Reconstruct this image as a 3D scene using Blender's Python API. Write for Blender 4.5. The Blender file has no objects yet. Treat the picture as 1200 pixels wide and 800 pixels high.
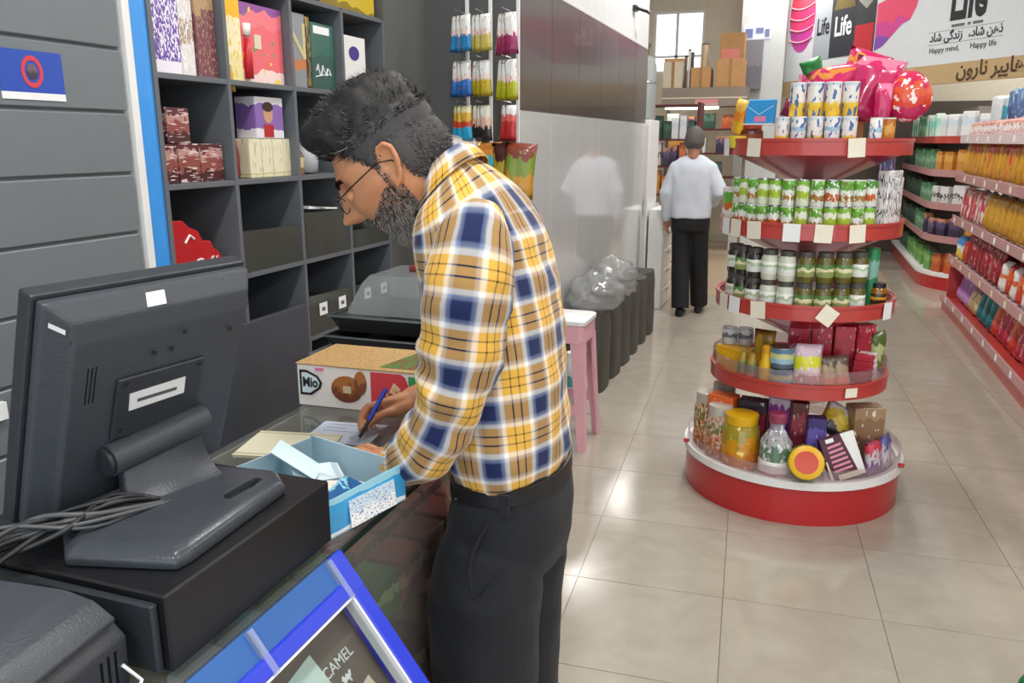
import bpy, bmesh, math, random
from mathutils import Vector, Matrix, Euler, noise
S = bpy.context.scene
COL = S.collection
random.seed(11)
R = math.radians
PI = math.pi
# ---------------------------------------------------------------- camera, sky, exposure
cam_d = bpy.data.cameras.new('camera'); cam = bpy.data.objects.new('camera', cam_d); COL.objects.link(cam)
cam.location = (0, 0, 1.58); cam.rotation_euler = (R(90 - 13.894), 0, R(19.419))
cam_d.sensor_width = 36; cam_d.lens = 28.5; cam_d.clip_start = .02
S.camera = cam
S.view_settings.view_transform = 'Standard'; S.view_settings.look = 'None'
S.view_settings.exposure = 0.82; S.view_settings.gamma = 1; S.view_settings.use_curve_mapping = False
S.cycles.use_denoising = True
S.cycles.max_bounces = 7; S.cycles.transparent_max_bounces = 24; S.cycles.caustics_reflective = False; S.cycles.caustics_refractive = False
W = bpy.data.worlds.new('sky'); S.world = W; W.use_nodes = True
bg = W.node_tree.nodes['Background']; bg.inputs[0].default_value = (.86, .93, 1, 1); bg.inputs[1].default_value = 1.3

# ---------------------------------------------------------------- colours and materials
def lin(c):
    if isinstance(c, str):
        c = [int(c[i:i + 2], 16) / 255 for i in (0, 2, 4)]
    return tuple((v / 12.92 if v <= .04045 else ((v + .055) / 1.055) ** 2.4) for v in c[:3]) + (1,)
MC = {}
def nodes_of(name):
    m = bpy.data.materials.new(name); m.use_nodes = True
    nt = m.node_tree; return m, nt, nt.nodes['Principled BSDF']
def N(nt, t, **kw):
    n = nt.nodes.new(t)
    for k, v in kw.items(): setattr(n, k, v)
    return n
def mat(name, color, rough=.5, metal=0, var=.08, scale=12, bump=0, coat=0, spec=.5, emit=0, sheen=0):
    if name in MC: return MC[name]
    m, nt, b = nodes_of(name); L = nt.links
    c = lin(color)
    tc = N(nt, 'ShaderNodeTexCoord'); nz = N(nt, 'ShaderNodeTexNoise'); nz.inputs['Scale'].default_value = scale; nz.inputs['Detail'].default_value = 4
    L.new(tc.outputs['Object'], nz.inputs['Vector'])
    mx = N(nt, 'ShaderNodeMix', data_type='RGBA')
    mx.inputs[6].default_value = tuple(v * (1 - var) for v in c[:3]) + (1,); mx.inputs[7].default_value = tuple(min(1, v * (1 + var)) for v in c[:3]) + (1,)
    L.new(nz.outputs[0], mx.inputs[0]); L.new(mx.outputs[2], b.inputs['Base Color'])
    b.inputs['Roughness'].default_value = rough; b.inputs['Metallic'].default_value = metal
    b.inputs['Coat Weight'].default_value = coat; b.inputs['Specular IOR Level'].default_value = spec; b.inputs['Sheen Weight'].default_value = sheen
    if emit:
        b.inputs['Emission Color'].default_value = c; b.inputs['Emission Strength'].default_value = emit
    if bump:
        bp = N(nt, 'ShaderNodeBump'); bp.inputs['Strength'].default_value = bump; bp.inputs['Distance'].default_value = .004
        n2 = N(nt, 'ShaderNodeTexNoise'); n2.inputs['Scale'].default_value = scale * 6
        L.new(tc.outputs['Object'], n2.inputs['Vector']); L.new(n2.outputs[0], bp.inputs['Height']); L.new(bp.outputs[0], b.inputs['Normal'])
    MC[name] = m; return m
def pack(name, stops, amp=.12, ns=5, speck=None, axis=2, rough=.35, coat=.3):
    """printed packaging: colour stops along one axis of the pack, wavy borders, printed specks"""
    if name in MC: return MC[name]
    m, nt, b = nodes_of(name); L = nt.links
    tc = N(nt, 'ShaderNodeTexCoord'); sp = N(nt, 'ShaderNodeSeparateXYZ'); L.new(tc.outputs['Generated'], sp.inputs[0])
    oi = N(nt, 'ShaderNodeObjectInfo'); ad = N(nt, 'ShaderNodeVectorMath', operation='ADD')
    L.new(tc.outputs['Generated'], ad.inputs[0]); L.new(oi.outputs['Random'], ad.inputs[1])
    nz = N(nt, 'ShaderNodeTexNoise'); nz.inputs['Scale'].default_value = ns; nz.inputs['Detail'].default_value = 2; L.new(ad.outputs[0], nz.inputs['Vector'])
    ma = N(nt, 'ShaderNodeMath', operation='MULTIPLY_ADD'); L.new(nz.outputs[0], ma.inputs[0]); ma.inputs[1].default_value = amp * 2.4; ma.inputs[2].default_value = -amp * 1.2
    a2 = N(nt, 'ShaderNodeMath', operation='ADD'); L.new(sp.outputs[axis], a2.inputs[0]); L.new(ma.outputs[0], a2.inputs[1])
    rp = N(nt, 'ShaderNodeValToRGB'); rp.color_ramp.interpolation = 'CONSTANT'; els = rp.color_ramp.elements
    while len(els) > 1: els.remove(els[-1])
    for i, (p, c) in enumerate(stops):
        e = els[0] if i == 0 else els.new(p); e.position = p; e.color = lin(c)
    L.new(a2.outputs[0], rp.inputs[0]); out = rp.outputs[0]
    for (c, th, sc, stretch) in (speck or []):
        mp = N(nt, 'ShaderNodeMapping'); mp.inputs['Scale'].default_value = stretch; L.new(ad.outputs[0], mp.inputs['Vector'])
        n2 = N(nt, 'ShaderNodeTexNoise'); n2.inputs['Scale'].default_value = sc; n2.inputs['Detail'].default_value = 1.5; L.new(mp.outputs[0], n2.inputs['Vector'])
        gt = N(nt, 'ShaderNodeMath', operation='GREATER_THAN'); gt.inputs[1].default_value = th; L.new(n2.outputs[0], gt.inputs[0])
        mx = N(nt, 'ShaderNodeMix', data_type='RGBA'); L.new(gt.outputs[0], mx.inputs[0]); L.new(out, mx.inputs[6]); mx.inputs[7].default_value = lin(c); out = mx.outputs[2]
    L.new(out, b.inputs['Base Color']); b.inputs['Roughness'].default_value = rough; b.inputs['Coat Weight'].default_value = coat
    MC[name] = m; return m
def glass(name, tint='ffffff', refl=1.0, rough=.02, body=0.0):
    """thin clear sheet: transparent with a fresnel reflection, a little milky where body > 0"""
    if name in MC: return MC[name]
    m, nt, b = nodes_of(name); L = nt.links; nt.nodes.remove(b); o = nt.nodes['Material Output']
    t = N(nt, 'ShaderNodeBsdfTransparent'); t.inputs[0].default_value = lin(tint)
    g = N(nt, 'ShaderNodeBsdfGlossy'); g.inputs['Roughness'].default_value = rough
    f = N(nt, 'ShaderNodeLayerWeight'); f.inputs[0].default_value = .5
    pw = N(nt, 'ShaderNodeMath', operation='POWER'); pw.inputs[1].default_value = 5; L.new(f.outputs['Facing'], pw.inputs[0])
    mu = N(nt, 'ShaderNodeMath', operation='MULTIPLY_ADD'); mu.inputs[1].default_value = .9 * min(1, refl); mu.inputs[2].default_value = .04 * refl; mu.use_clamp = True; L.new(pw.outputs[0], mu.inputs[0])
    src = t.outputs[0]
    if body:
        d = N(nt, 'ShaderNodeBsdfDiffuse'); d.inputs[0].default_value = lin(tint); m1 = N(nt, 'ShaderNodeMixShader')
        m1.inputs[0].default_value = body; L.new(src, m1.inputs[1]); L.new(d.outputs[0], m1.inputs[2]); src = m1.outputs[0]
    mx = N(nt, 'ShaderNodeMixShader'); L.new(mu.outputs[0], mx.inputs[0]); L.new(src, mx.inputs[1]); L.new(g.outputs[0], mx.inputs[2]); L.new(mx.outputs[0], o.inputs[0])
    MC[name] = m; return m

# ---------------------------------------------------------------- mesh helpers
class MB:
    def __init__(s): s.v = []; s.f = []; s.mi = []
    def add(s, vs, fs, mi=0):
        o = len(s.v); s.v += [tuple(p) for p in vs]; s.f += [tuple(i + o for i in f) for f in fs]; s.mi += [mi] * len(fs); return s
    def box(s, c, d, rot=None, mi=0):
        hx, hy, hz = d[0] / 2, d[1] / 2, d[2] / 2
        vs = [Vector((x, y, z)) for x in (-hx, hx) for y in (-hy, hy) for z in (-hz, hz)]
        if rot: e = Euler(rot).to_matrix(); vs = [e @ v for v in vs]
        return s.add([v + Vector(c) for v in vs], [(0, 1, 3, 2), (4, 6, 7, 5), (0, 4, 5, 1), (2, 3, 7, 6), (0, 2, 6, 4), (1, 5, 7, 3)], mi)
    def b2(s, a, b, mi=0):
        return s.box([(a[i] + b[i]) / 2 for i in range(3)], [abs(b[i] - a[i]) for i in range(3)], None, mi)
    def rings(s, rs, closed=True, cap=True, mi=0):
        n = len(rs[0]); o = len(s.v); vs = [p for r in rs for p in r]; fs = []
        for i in range(len(rs) - 1):
            for j in range(n if closed else n - 1):
                k = (j + 1) % n; fs.append((i * n + j, i * n + k, (i + 1) * n + k, (i + 1) * n + j))
        if cap and closed: fs += [tuple(range(n - 1, -1, -1)), tuple((len(rs) - 1) * n + j for j in range(n))]
        return s.add(vs, fs, mi)
    def lathe(s, prof, n=20, c=(0, 0, 0), mi=0, a0=0, cap=True):
        return s.rings([[(c[0] + r * math.cos(a0 + 2 * PI * j / n), c[1] + r * math.sin(a0 + 2 * PI * j / n), c[2] + z) for j in range(n)] for r, z in prof], mi=mi, cap=cap)
    def tube(s, pts, r, n=8, mi=0, cap=True):
        pts = [Vector(p) for p in pts]; rs = []; up = None
        for i, p in enumerate(pts):
            t = (pts[min(i + 1, len(pts) - 1)] - pts[max(i - 1, 0)]).normalized()
            if up is None: up = Vector((0, 0, 1)) if abs(t.z) < .9 else Vector((1, 0, 0))
            x = t.cross(up).normalized(); y = x.cross(t).normalized(); up = y
            rr = r[i] if isinstance(r, (list, tuple)) else r
            rs.append([p + x * rr * math.cos(2 * PI * j / n) + y * rr * math.sin(2 * PI * j / n) for j in range(n)])
        return s.rings(rs, mi=mi, cap=cap)
    def prism(s, poly, a, b, axis=1, mi=0):
        def P(u, v, w): return {0: (w, u, v), 1: (u, w, v), 2: (u, v, w)}[axis]
        return s.rings([[P(u, v, a) for u, v in poly], [P(u, v, b) for u, v in poly]], mi=mi)
    def mesh(s, name, mats, smooth=False, bevel=0, seg=1):
        me = bpy.data.meshes.new(name); me.from_pydata(s.v, [], s.f)
        for m in (mats if isinstance(mats, (list, tuple)) else [mats]): me.materials.append(m)
        for p, i in zip(me.polygons, s.mi): p.material_index = i
        bm = bmesh.new(); bm.from_mesh(me); bmesh.ops.recalc_face_normals(bm, faces=bm.faces)
        if bevel: bmesh.ops.bevel(bm, geom=[e for e in bm.edges], offset=bevel, segments=seg, affect='EDGES', profile=.6, clamp_overlap=True)
        bm.to_mesh(me); bm.free()
        if smooth:
            for p in me.polygons: p.use_smooth = True
            if smooth != True: me.set_sharp_from_angle(angle=R(smooth))
        return me
    def build(s, name, mats, parent=None, loc=(0, 0, 0), rot=(0, 0, 0), smooth=False, bevel=0, seg=1):
        return put(name, s.mesh(name, mats, smooth, bevel, seg), parent, loc, rot)
def put(name, me, parent=None, loc=(0, 0, 0), rot=(0, 0, 0)):
    o = bpy.data.objects.new(name, me); COL.objects.link(o); o.location = loc; o.rotation_euler = rot
    if parent: o.parent = parent
    return o
def tag(o, label=None, cat=None, group=None, kind=None):
    if label: o['label'] = label
    if cat: o['category'] = cat
    if group: o['group'] = group
    if kind: o['kind'] = kind
    return o
def empty(name, loc=(0, 0, 0), rot=(0, 0, 0)):
    o = put(name, None, None, loc, rot); o.empty_display_size = .05; return o
def struct(o): o['kind'] = 'structure'; return o
def copy_tree(o, loc=None, rot=None, parent=None):
    c = o.copy(); COL.objects.link(c); c.parent = parent
    if loc is not None: c.location = loc
    if rot is not None: c.rotation_euler = rot
    for ch in o.children: copy_tree(ch, None, None, c)
    return c
def cut(o, cutter):
    """carve real recesses into a mesh object"""
    c = cutter.build('cutter', M_black); c.parent = o.parent; m = o.modifiers.new('cut', 'BOOLEAN'); m.operation = 'DIFFERENCE'; m.solver = 'EXACT'; m.object = c
    me = bpy.data.meshes.new_from_object(o.evaluated_get(bpy.context.evaluated_depsgraph_get())); o.modifiers.clear(); old = o.data; o.data = me
    cm = c.data; bpy.data.objects.remove(c); bpy.data.meshes.remove(cm); bpy.data.meshes.remove(old)
    me.materials.clear() if len(me.materials) > 1 else None
    return o
def text(name, body, size, mt, parent, loc, rot, depth=.0008, align='CENTER', sx=1, bold=0):
    c = bpy.data.curves.new('lettering', 'FONT'); c.body = body; c.size = size; c.extrude = depth; c.align_x = align; c.align_y = 'CENTER'; c.resolution_u = 3; c.offset = bold
    o = bpy.data.objects.new('lettering', c); COL.objects.link(o)
    me = bpy.data.meshes.new_from_object(o.evaluated_get(bpy.context.evaluated_depsgraph_get())); bpy.data.objects.remove(o); bpy.data.curves.remove(c)
    for v in me.vertices: v.co.x *= sx
    me.materials.clear(); me.materials.append(mt); return put(name, me, parent, loc, rot)
def cbox(name, a, b, mt, parent=None, bevel=.0, **kw):
    """box from corner a to corner b with its origin at the box's own base"""
    cx, cy = (a[0] + b[0]) / 2, (a[1] + b[1]) / 2
    m = MB().b2((a[0] - cx, a[1] - cy, 0), (b[0] - cx, b[1] - cy, b[2] - a[2]))
    return m.build(name, mt, parent, (cx, cy, a[2]), bevel=bevel, **kw)
def wbox(name, a, b, mt, parent=None, bevel=0):
    return MB().b2(a, b).build(name, mt, parent, bevel=bevel)

def nth(k): return ['first', 'second', 'third', 'fourth', 'fifth', 'sixth', 'seventh', 'eighth', 'ninth', 'tenth', 'eleventh', 'twelfth', 'thirteenth', 'fourteenth', 'fifteenth', 'sixteenth', 'seventeenth', 'eighteenth', 'nineteenth', 'twentieth', 'twenty-first', 'twenty-second', 'twenty-third', 'twenty-fourth'][k]
# ---------------------------------------------------------------- common materials
M_dark = mat('charcoal_laminate', '62676c', .45, var=.06)
M_darkin = M_dark
M_slat = mat('grey_slat_laminate', '70777b', .42, var=.05)
M_end = mat('dark_grey_end_panel', '5b5c5b', .5, var=.04)
M_white = mat('white_plastic', 'e8e8e6', .4)
M_paper = mat('white_paper', 'eceeee', .7)
M_wall = mat('white_wall_paint', 'd8dadb', .7, bump=.1)
M_black = mat('black_plastic', '1b1d20', .38, var=.15)
M_pos = mat('pos_black_plastic', '3f444b', .42, bump=.25, scale=40, spec=.55)
M_pos2 = mat('pos_dark_plastic', '2e3238', .4, bump=.2, scale=40)
M_red = mat('red_enamel', 'b42024', .3, coat=.4)
M_rail = mat('red_price_rail', 'b8433d', .3, coat=.3)
M_pinkrail = mat('dusty_pink_price_rail', 'b98a8a', .35)
M_tag = mat('price_tag_paper', 'e9e2cf', .6)
M_steel = mat('brushed_steel', 'b9bcc0', .25, metal=1)
M_chrome = mat('white_metal', 'e4e6e8', .3)
M_blue = mat('blue_frame', '2a3fd0', .3, coat=.4)
M_card = mat('brown_cardboard', 'b98d5c', .8, var=.15)
M_ink = mat('black_ink', '101114', .5)
G_clear = glass('clear_glass')
G_plastic = glass('clear_plastic', 'f2f5f5', 1.0, .08, .06)
G_bin = glass('smoky_clear_plastic', 'b9bdb4', 1.0, .12, .10)

# ---------------------------------------------------------------- floor
def tile_mat():
    m, nt, b = nodes_of('beige_floor_tile'); L = nt.links
    tc = N(nt, 'ShaderNodeTexCoord'); oi = N(nt, 'ShaderNodeObjectInfo'); ad = N(nt, 'ShaderNodeVectorMath', operation='MULTIPLY_ADD')
    L.new(oi.outputs['Random'], ad.inputs[0]); ad.inputs[1].default_value = (9, 7, 0); L.new(tc.outputs['Object'], ad.inputs[2])
    nz = N(nt, 'ShaderNodeTexNoise'); nz.inputs['Scale'].default_value = 5; nz.inputs['Detail'].default_value = 6; nz.inputs['Distortion'].default_value = 1.2
    L.new(ad.outputs[0], nz.inputs['Vector'])
    rp = N(nt, 'ShaderNodeValToRGB'); rp.color_ramp.elements[0].position = .3; rp.color_ramp.elements[0].color = lin('9f988b'); rp.color_ramp.elements[1].position = .7; rp.color_ramp.elements[1].color = lin('aaa396')
    L.new(nz.outputs[0], rp.inputs[0]); L.new(rp.outputs[0], b.inputs['Base Color'])
    b.inputs['Roughness'].default_value = .13; b.inputs['Specular IOR Level'].default_value = .6
    return m
M_tile = tile_mat()
def floor_mat():
    m, nt, b = nodes_of('tile_grout'); L = nt.links
    tc = N(nt, 'ShaderNodeTexCoord'); mp = N(nt, 'ShaderNodeMapping'); mp.inputs['Rotation'].default_value = (0, 0, R(-3.4)); L.new(tc.outputs['Object'], mp.inputs[0])
    br = N(nt, 'ShaderNodeTexBrick'); br.offset = 0; br.inputs['Scale'].default_value = 1; br.inputs['Brick Width'].default_value = .525; br.inputs['Row Height'].default_value = .525
    br.inputs['Mortar Size'].default_value = .003; br.inputs['Color1'].default_value = lin('9a9386'); br.inputs['Color2'].default_value = lin('a29b8e'); br.inputs['Mortar'].default_value = lin('6d655c')
    L.new(mp.outputs[0], br.inputs[0]); L.new(br.outputs[0], b.inputs['Base Color']); b.inputs['Roughness'].default_value = .16
    return m
M_grout = mat('grout', '6e675f', .7)
floor = struct(MB().b2((-3.2, -3.5, -.12), (5, 13.6, -.006)).build('floor', floor_mat()))
tile_me = MB().b2((-.2612, -.2612, -.006), (.2612, .2612, 0)).mesh('tile', M_tile)
grout = MB().b2((-2.6, -.6, -.0059), (3.4, 11.5, -.0035)).build('grout_bed', M_grout, floor)
th = R(3.4); ex, ey = Vector((math.cos(th), math.sin(th), 0)), Vector((-math.sin(th), math.cos(th), 0))
for i in range(-5, 6):
    for j in range(-5, 17):
        p = Vector((-.151, 2.689, 0)) + ex * .525 * (i + .5) + ey * .525 * (j + .5)
        if -2.2 < p.x < 2.9 and -.2 < p.y < 11.2: put('tile', tile_me, floor, p, (0, 0, th))
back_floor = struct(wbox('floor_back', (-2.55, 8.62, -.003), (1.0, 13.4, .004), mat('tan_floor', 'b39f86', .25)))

# ---------------------------------------------------------------- walls and ceiling
struct(wbox('wall_left', (-2.75, -3.5, -.12), (-2.6, 13.6, 4.2), M_wall))
struct(wbox('wall_right', (5, -3.5, -.12), (5.15, 13.6, 4.2), M_wall))
struct(wbox('ceiling', (-2.75, -3.5, 4.2), (5.15, 13.75, 4.32), mat('ceiling_paint', 'd6d4cf', .8)))
M_beige = mat('beige_wall_paint', 'ddd3bd', .7, bump=.1)
wf = MB(); X0, X1, Z0, Z1 = -2.42, -1.62, 2.62, 3.55
wf.b2((-2.75, 13.6, -.12), (X0, 13.75, 4.2)).b2((X1, 13.6, -.12), (5.15, 13.75, 4.2)).b2((X0, 13.6, -.12), (X1, 13.75, Z0)).b2((X0, 13.6, Z1), (X1, 13.75, 4.2))
struct(wf.build('wall_far', M_beige))
win = struct(empty('window_1', (X0, 13.6, Z0)))
fr = MB(); fr.b2((0, .02, 0), (.04, .1, .93)).b2((.76, .02, 0), (.8, .1, .93)).b2((.04, .02, 0), (.76, .1, .04)).b2((.04, .02, .89), (.76, .1, .93)).b2((.35, .02, .04), (.39, .1, .89)).b2((.04, .02, .24), (.76, .1, .27))
fr.build('window_frame', M_white, win)
for a, b in (((.04, .27), (.35, .89)), ((.39, .27), (.76, .89)), ((.04, .04), (.35, .24)), ((.39, .04), (.76, .24))):
    MB().b2((a[0], .05, a[1]), (b[0], .056, b[1])).build('pane', G_clear, win)
# shopfront: the open side behind the photographer
sf = struct(empty('wall_front', (0, -3.5, 0)))
MB().b2((-2.75, -.15, 3.3), (5.15, 0, 4.2)).b2((-2.75, -.15, -.12), (-2.2, 0, 3.3)).b2((4.6, -.15, -.12), (5.15, 0, 3.3)).build('fascia', M_wall, sf)
for x in (-.5, 1.2, 2.9): MB().b2((x - .04, -.1, 0), (x + .04, -.02, 3.3)).build('mullion', M_steel, sf)

# ---------------------------------------------------------------- ceiling lamps
M_lampface = mat('lamp_diffuser', 'fbfdff', .4, emit=6)
def lamp(where, x, y, power, label='flat white lamp panel on the shop ceiling', lx=.3, ly=.62):
    o = empty('ceiling_lamp_' + where + '_offscreen', (x, y, 4.2))
    tag(o, label, 'lamp', 'lamp panels on the ceiling')
    MB().b2((-lx / 2, -ly / 2, -.06), (lx / 2, ly / 2, 0)).build('housing', M_white, o, bevel=.006)
    MB().b2((-lx / 2 + .02, -ly / 2 + .02, -.072), (lx / 2 - .02, ly / 2 - .02, -.06)).build('diffuser_' + where + '_offscreen', M_lampface, o)
    d = bpy.data.lights.new('lamp_light_' + where + '_offscreen', 'AREA'); d.shape = 'RECTANGLE'; d.size = lx; d.size_y = ly; d.energy = power; d.color = (1, .97, .93)
    l = bpy.data.objects.new('lamp_light_' + where + '_offscreen', d); COL.objects.link(l); l.parent = o; l.location = (0, 0, -.085)
for sd, x in (('aisle', -.4), ('right', 3.3)):
    for row, y in (('entrance', -1.6), ('counter', 1.2), ('island', 4.0), ('middle', 6.8), ('rear', 9.6), ('far', 12.2)):
        lamp(sd + '_' + row, x, y, 30)
# ================================================================ LEFT SIDE: slat wall, trim, shelf unit
sw = empty('slat_wall', (-1.9, .1, 0)); tag(sw, 'dark grey slatted wall panel with horizontal grooves behind the till', 'wall panel')
MB().b2((-.30, 0, 0), (-.012, 1.87, 3.2)).build('backing', M_slat, sw)
for k in range(18):
    z = .081 + .176 * k
    MB().b2((-.014, 0, z), (0, 1.868, z + .168)).build('slat', M_slat, sw, bevel=.004)
t1 = struct(empty('trim_1', (-1.9, 1.98, 0)))
MB().b2((-.2, .0, 0), (.012, .028, 3.2)).build('white_edge', M_white, t1, bevel=.002)
M_sky = mat('sky_blue_profile', '3d97e6', .3, coat=.3)
MB().b2((-.2, .028, 0), (.004, .068, 3.2)).build('blue_rib', M_sky, t1, bevel=.002)
MB().b2((-.2, .068, 0), (-.0, .096, 3.2)).build('blue_rib', M_sky, t1, bevel=.002)
MB().b2((-.2, .096, 0), (-.006, .112, 3.2)).build('blue_rib', M_sky, t1, bevel=.002)
st = empty('wall_sticker', (-1.899, 1.66, 1.683)); tag(st, 'blue sticker with a red ring on the grey slat wall', 'sticker')
MB().b2((0, -.095, .018), (.0015, .095, .122)).build('blue_print', mat('sticker_blue', '2b4fb0', .4), st)
MB().b2((0, -.095, 0), (.0015, .095, .018)).build('white_margin', M_paper, st)
rg = MB(); rg.rings([[(x, r * .8 * math.cos(a), .07 + r * math.sin(a)) for a in [2 * PI * i / 28 for i in range(28)]] for r, x in ((.028, .0016), (.04, .0016), (.04, .0026), (.028, .0026), (.028, .0016))], cap=False)
rg.build('red_ring', mat('sticker_red', 'd2424e', .4), st)
MB().rings([[(x, r * .8 * math.cos(a), .07 + r * math.sin(a)) for a in [2 * PI * i / 20 for i in range(20)]] for r, x in ((.02, .0016), (.02, .0024))]).build('dark_seal', pack('sticker_seal', [(0, '3b2f3c'), (.5, '6b5a66')], .3, 8), st)
tag(wbox('shelf_talker', (-1.9, 1.25, .885), (-1.885, 1.44, .93), M_paper), 'white paper strip clipped low on the grey slat wall', 'paper strip')

U = empty('wall_shelf_unit', (-1.9, 2.1, 0)); tag(U, 'charcoal laminate wall shelf unit with square pigeonholes', 'shelf unit')
DY = [2.10, 2.447, 2.84, 3.218, 3.587]; DZ = [.44, .777, 1.105, 1.444, 1.787, 2.127]
MB().b2((-.32, 0, 0), (-.30, 1.6, 2.145)).build('back_panel', M_darkin, U)
for y in DY: MB().b2((-.30, y - 2.1 - .009, 0), (0, y - 2.1 + .009, 2.118 if y > 2.2 else 2.5)).build('divider', M_dark, U, bevel=.001)
for c in range(4):
    y0, y1 = DY[c] - 2.1 + .009, DY[c + 1] - 2.1 - .009
    for r, z in enumerate(DZ):
        MB().b2((-.30, y0, z - .018), (-.002, y1, z)).build('shelf', M_dark, U, bevel=.001)
MB().b2((-.02, .0, .02), (.003, .731, .925)).build('front_panel', mat('panel_slate', '454a51', .4), U, bevel=.002)
MB().b2((-.02, .752, .02), (.0, 1.47, .42)).build('front_panel', mat('panel_slate', '454a51', .4), U, bevel=.002)
struct(wbox('wall_recess', (-2.3, 3.597, 0), (-1.905, 4.05, 3.2), M_end))

def carton(name, y0, y1, z0, z1, mt, label, cat='box', xf=-1.935, d=.09, group=None, side=None, rz=0):
    o = empty(name, (xf, (y0 + y1) / 2, z0), (0, 0, rz)); w = (y1 - y0) / 2
    tag(o, label, cat, group)
    MB().b2((-d, -w + .001, 0), (-.0012, w - .001, z1 - z0)).build('body', side or mt, o, bevel=.002)
    MB().b2((-.0014, -w + .002, .001), (0, w - .002, z1 - z0 - .001)).build('front_print', mt, o)
    return o
s1, s2, s3, s4 = 1.788, 1.445, 1.106, .778
M_cream = mat('cream_card', 'd9d3b8', .6)
o = carton('gift_box', 2.125, 2.262, s1, 2.10, pack('lilac_print', [(0, 'efeaf2'), (.12, '6a4aa6')], .02, 4, [('efe9f6', .52, 26, (1, 1, 1))]), 'white gift box with purple flower print on the top shelf', side=M_paper)
carton('gift_box', 2.266, 2.335, s1, 2.08, pack('pale_print', [(0, 'ded9d6'), (.35, 'a98f7c'), (.6, 'd9d6d3'), (.8, '8f8d92')], .1, 6, [('f4f2f0', .56, 20, (1, 1, 1))]), 'narrow white and brown box beside the purple flower box', xf=-1.94)
carton('gift_box', 2.337, 2.432, s1, 2.11, pack('maroon_print', [(0, '75404b'), (.55, '7b4a50'), (.62, 'b18f67')], .15, 3, [('c9a77c', .62, 22, (1, 1, 1))]), 'maroon and gold carton on the top pigeonhole shelf', xf=-1.93)
o = carton('gift_box', 2.462, 2.57, s1, 2.10, pack('yellow_print', [(0, 'e9dda2'), (.3, 'f0e6bd'), (.68, 'f2b705')], .1, 4, [('e8c53a', .6, 9, (1, 1, 1))]), 'yellow and cream gift carton with a gold tassel', side=mat('egg_yellow', 'e8b400', .5), xf=-1.93)
tb = MB(); tb.tube([(.006, -.03, .05), (.007, -.03, -.005), (.008, -.028, -.04)], [.006, .008, .012], 6); tb.build('gold_tassel', mat('gold_thread', 'b98f3a', .5, metal=.3), o, smooth=True)
o = carton('gift_box', 2.573, 2.826, s1, 2.062, pack('pink_print', [(0, 'f4d9d2'), (.16, 'ea6a72'), (.7, 'ee7a83'), (.9, '8f4f9a')], .14, 3, [('f2d348', .66, 5, (1, 1, 1)), ('6da04a', .68, 6, (1, 1, 1))]), 'large pink floral gift box on the top pigeonhole shelf', side=mat('rose_card', 'c83c50', .5), d=.08)
fg = MB(); fg.tube([(.008, -.104, .012), (.008, -.102, .09), (.008, -.1, .15)], [.018, .016, .008], 8); fg.tube([(.007, -.102, .16), (.007, -.1, .2)], [.014, .016], 8, mi=1); fg.build('red_ribbon', [mat('ribbon_red', 'c4222c', .4), M_paper], o, smooth=True)
MB().b2((.0005, -.05, .12), (.002, -.01, .17)).build('seal', M_cream, o)
o = carton('gift_box', 2.855, 2.985, s1, 2.07, pack('grey_print', [(0, '8b8f93'), (.25, 'c97a4a'), (.38, '8f9498')], .1, 4), 'grey gift box with a big pale letter N', d=.08)
text('letter_print', 'N', .2, mat('pale_gold_print', 'c9c08a', .5), o, (.0012, 0, .17), (R(90), 0, R(90)), .0004)
carton('gift_box', 2.988, 3.02, s1, 2.065, pack('dark_yellow_print', [(0, '2a2c34'), (.5, '2a2f3c')], .1, 5, [('c8a52a', .56, 7, (1, 1, 1))]), 'thin dark carton with yellow specks beside the N box')
o = carton('gift_box', 3.025, 3.205, s1, 2.05, pack('green_print', [(0, '375a52'), (.5, '3f6a5e')], .1, 3), 'dark green gift box with white script', d=.08)
MB().tube([(.002, -.06 + .012 * i, .075 + .028 * math.sin(i * 1.9) * (1 - .05 * i)) for i in range(10)], .003, 5).build('script_print', M_paper, o)
MB().tube([(.002, -.07, .05), (.002, -.02, .058), (.002, .05, .066)], .0022, 5).build('script_print', M_paper, o)
MB().b2((.0004, -.07, .22), (.0014, .05, .25)).build('price_label', M_paper, o)
o = carton('gift_box', 3.245, 3.47, s1, 2.03, pack('white_gold_print', [(0, 'd9b65a'), (.12, 'ecebe8')], .2, 3), 'white gift box with a purple oval emblem', d=.08, side=mat('old_gold', 'b89a4a', .5))
MB().rings([[(x, .01 + .045 * math.cos(a), .17 + .03 * math.sin(a)) for a in [2 * PI * i / 24 for i in range(24)]] for x in (.0004, .0014)]).build('oval_emblem', mat('violet_ink', '4a3f8c', .5), o)
carton('gift_box', 3.25, 3.57, 2.128, 2.36, pack('gold_print', [(0, '8f7a22'), (.1, 'cdb032'), (.55, '6b4a1c'), (.75, 'd8bf4a')], .12, 3), 'yellow gold box on top of the charcoal shelf unit', side=mat('old_gold', 'b89a4a', .5))
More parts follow.
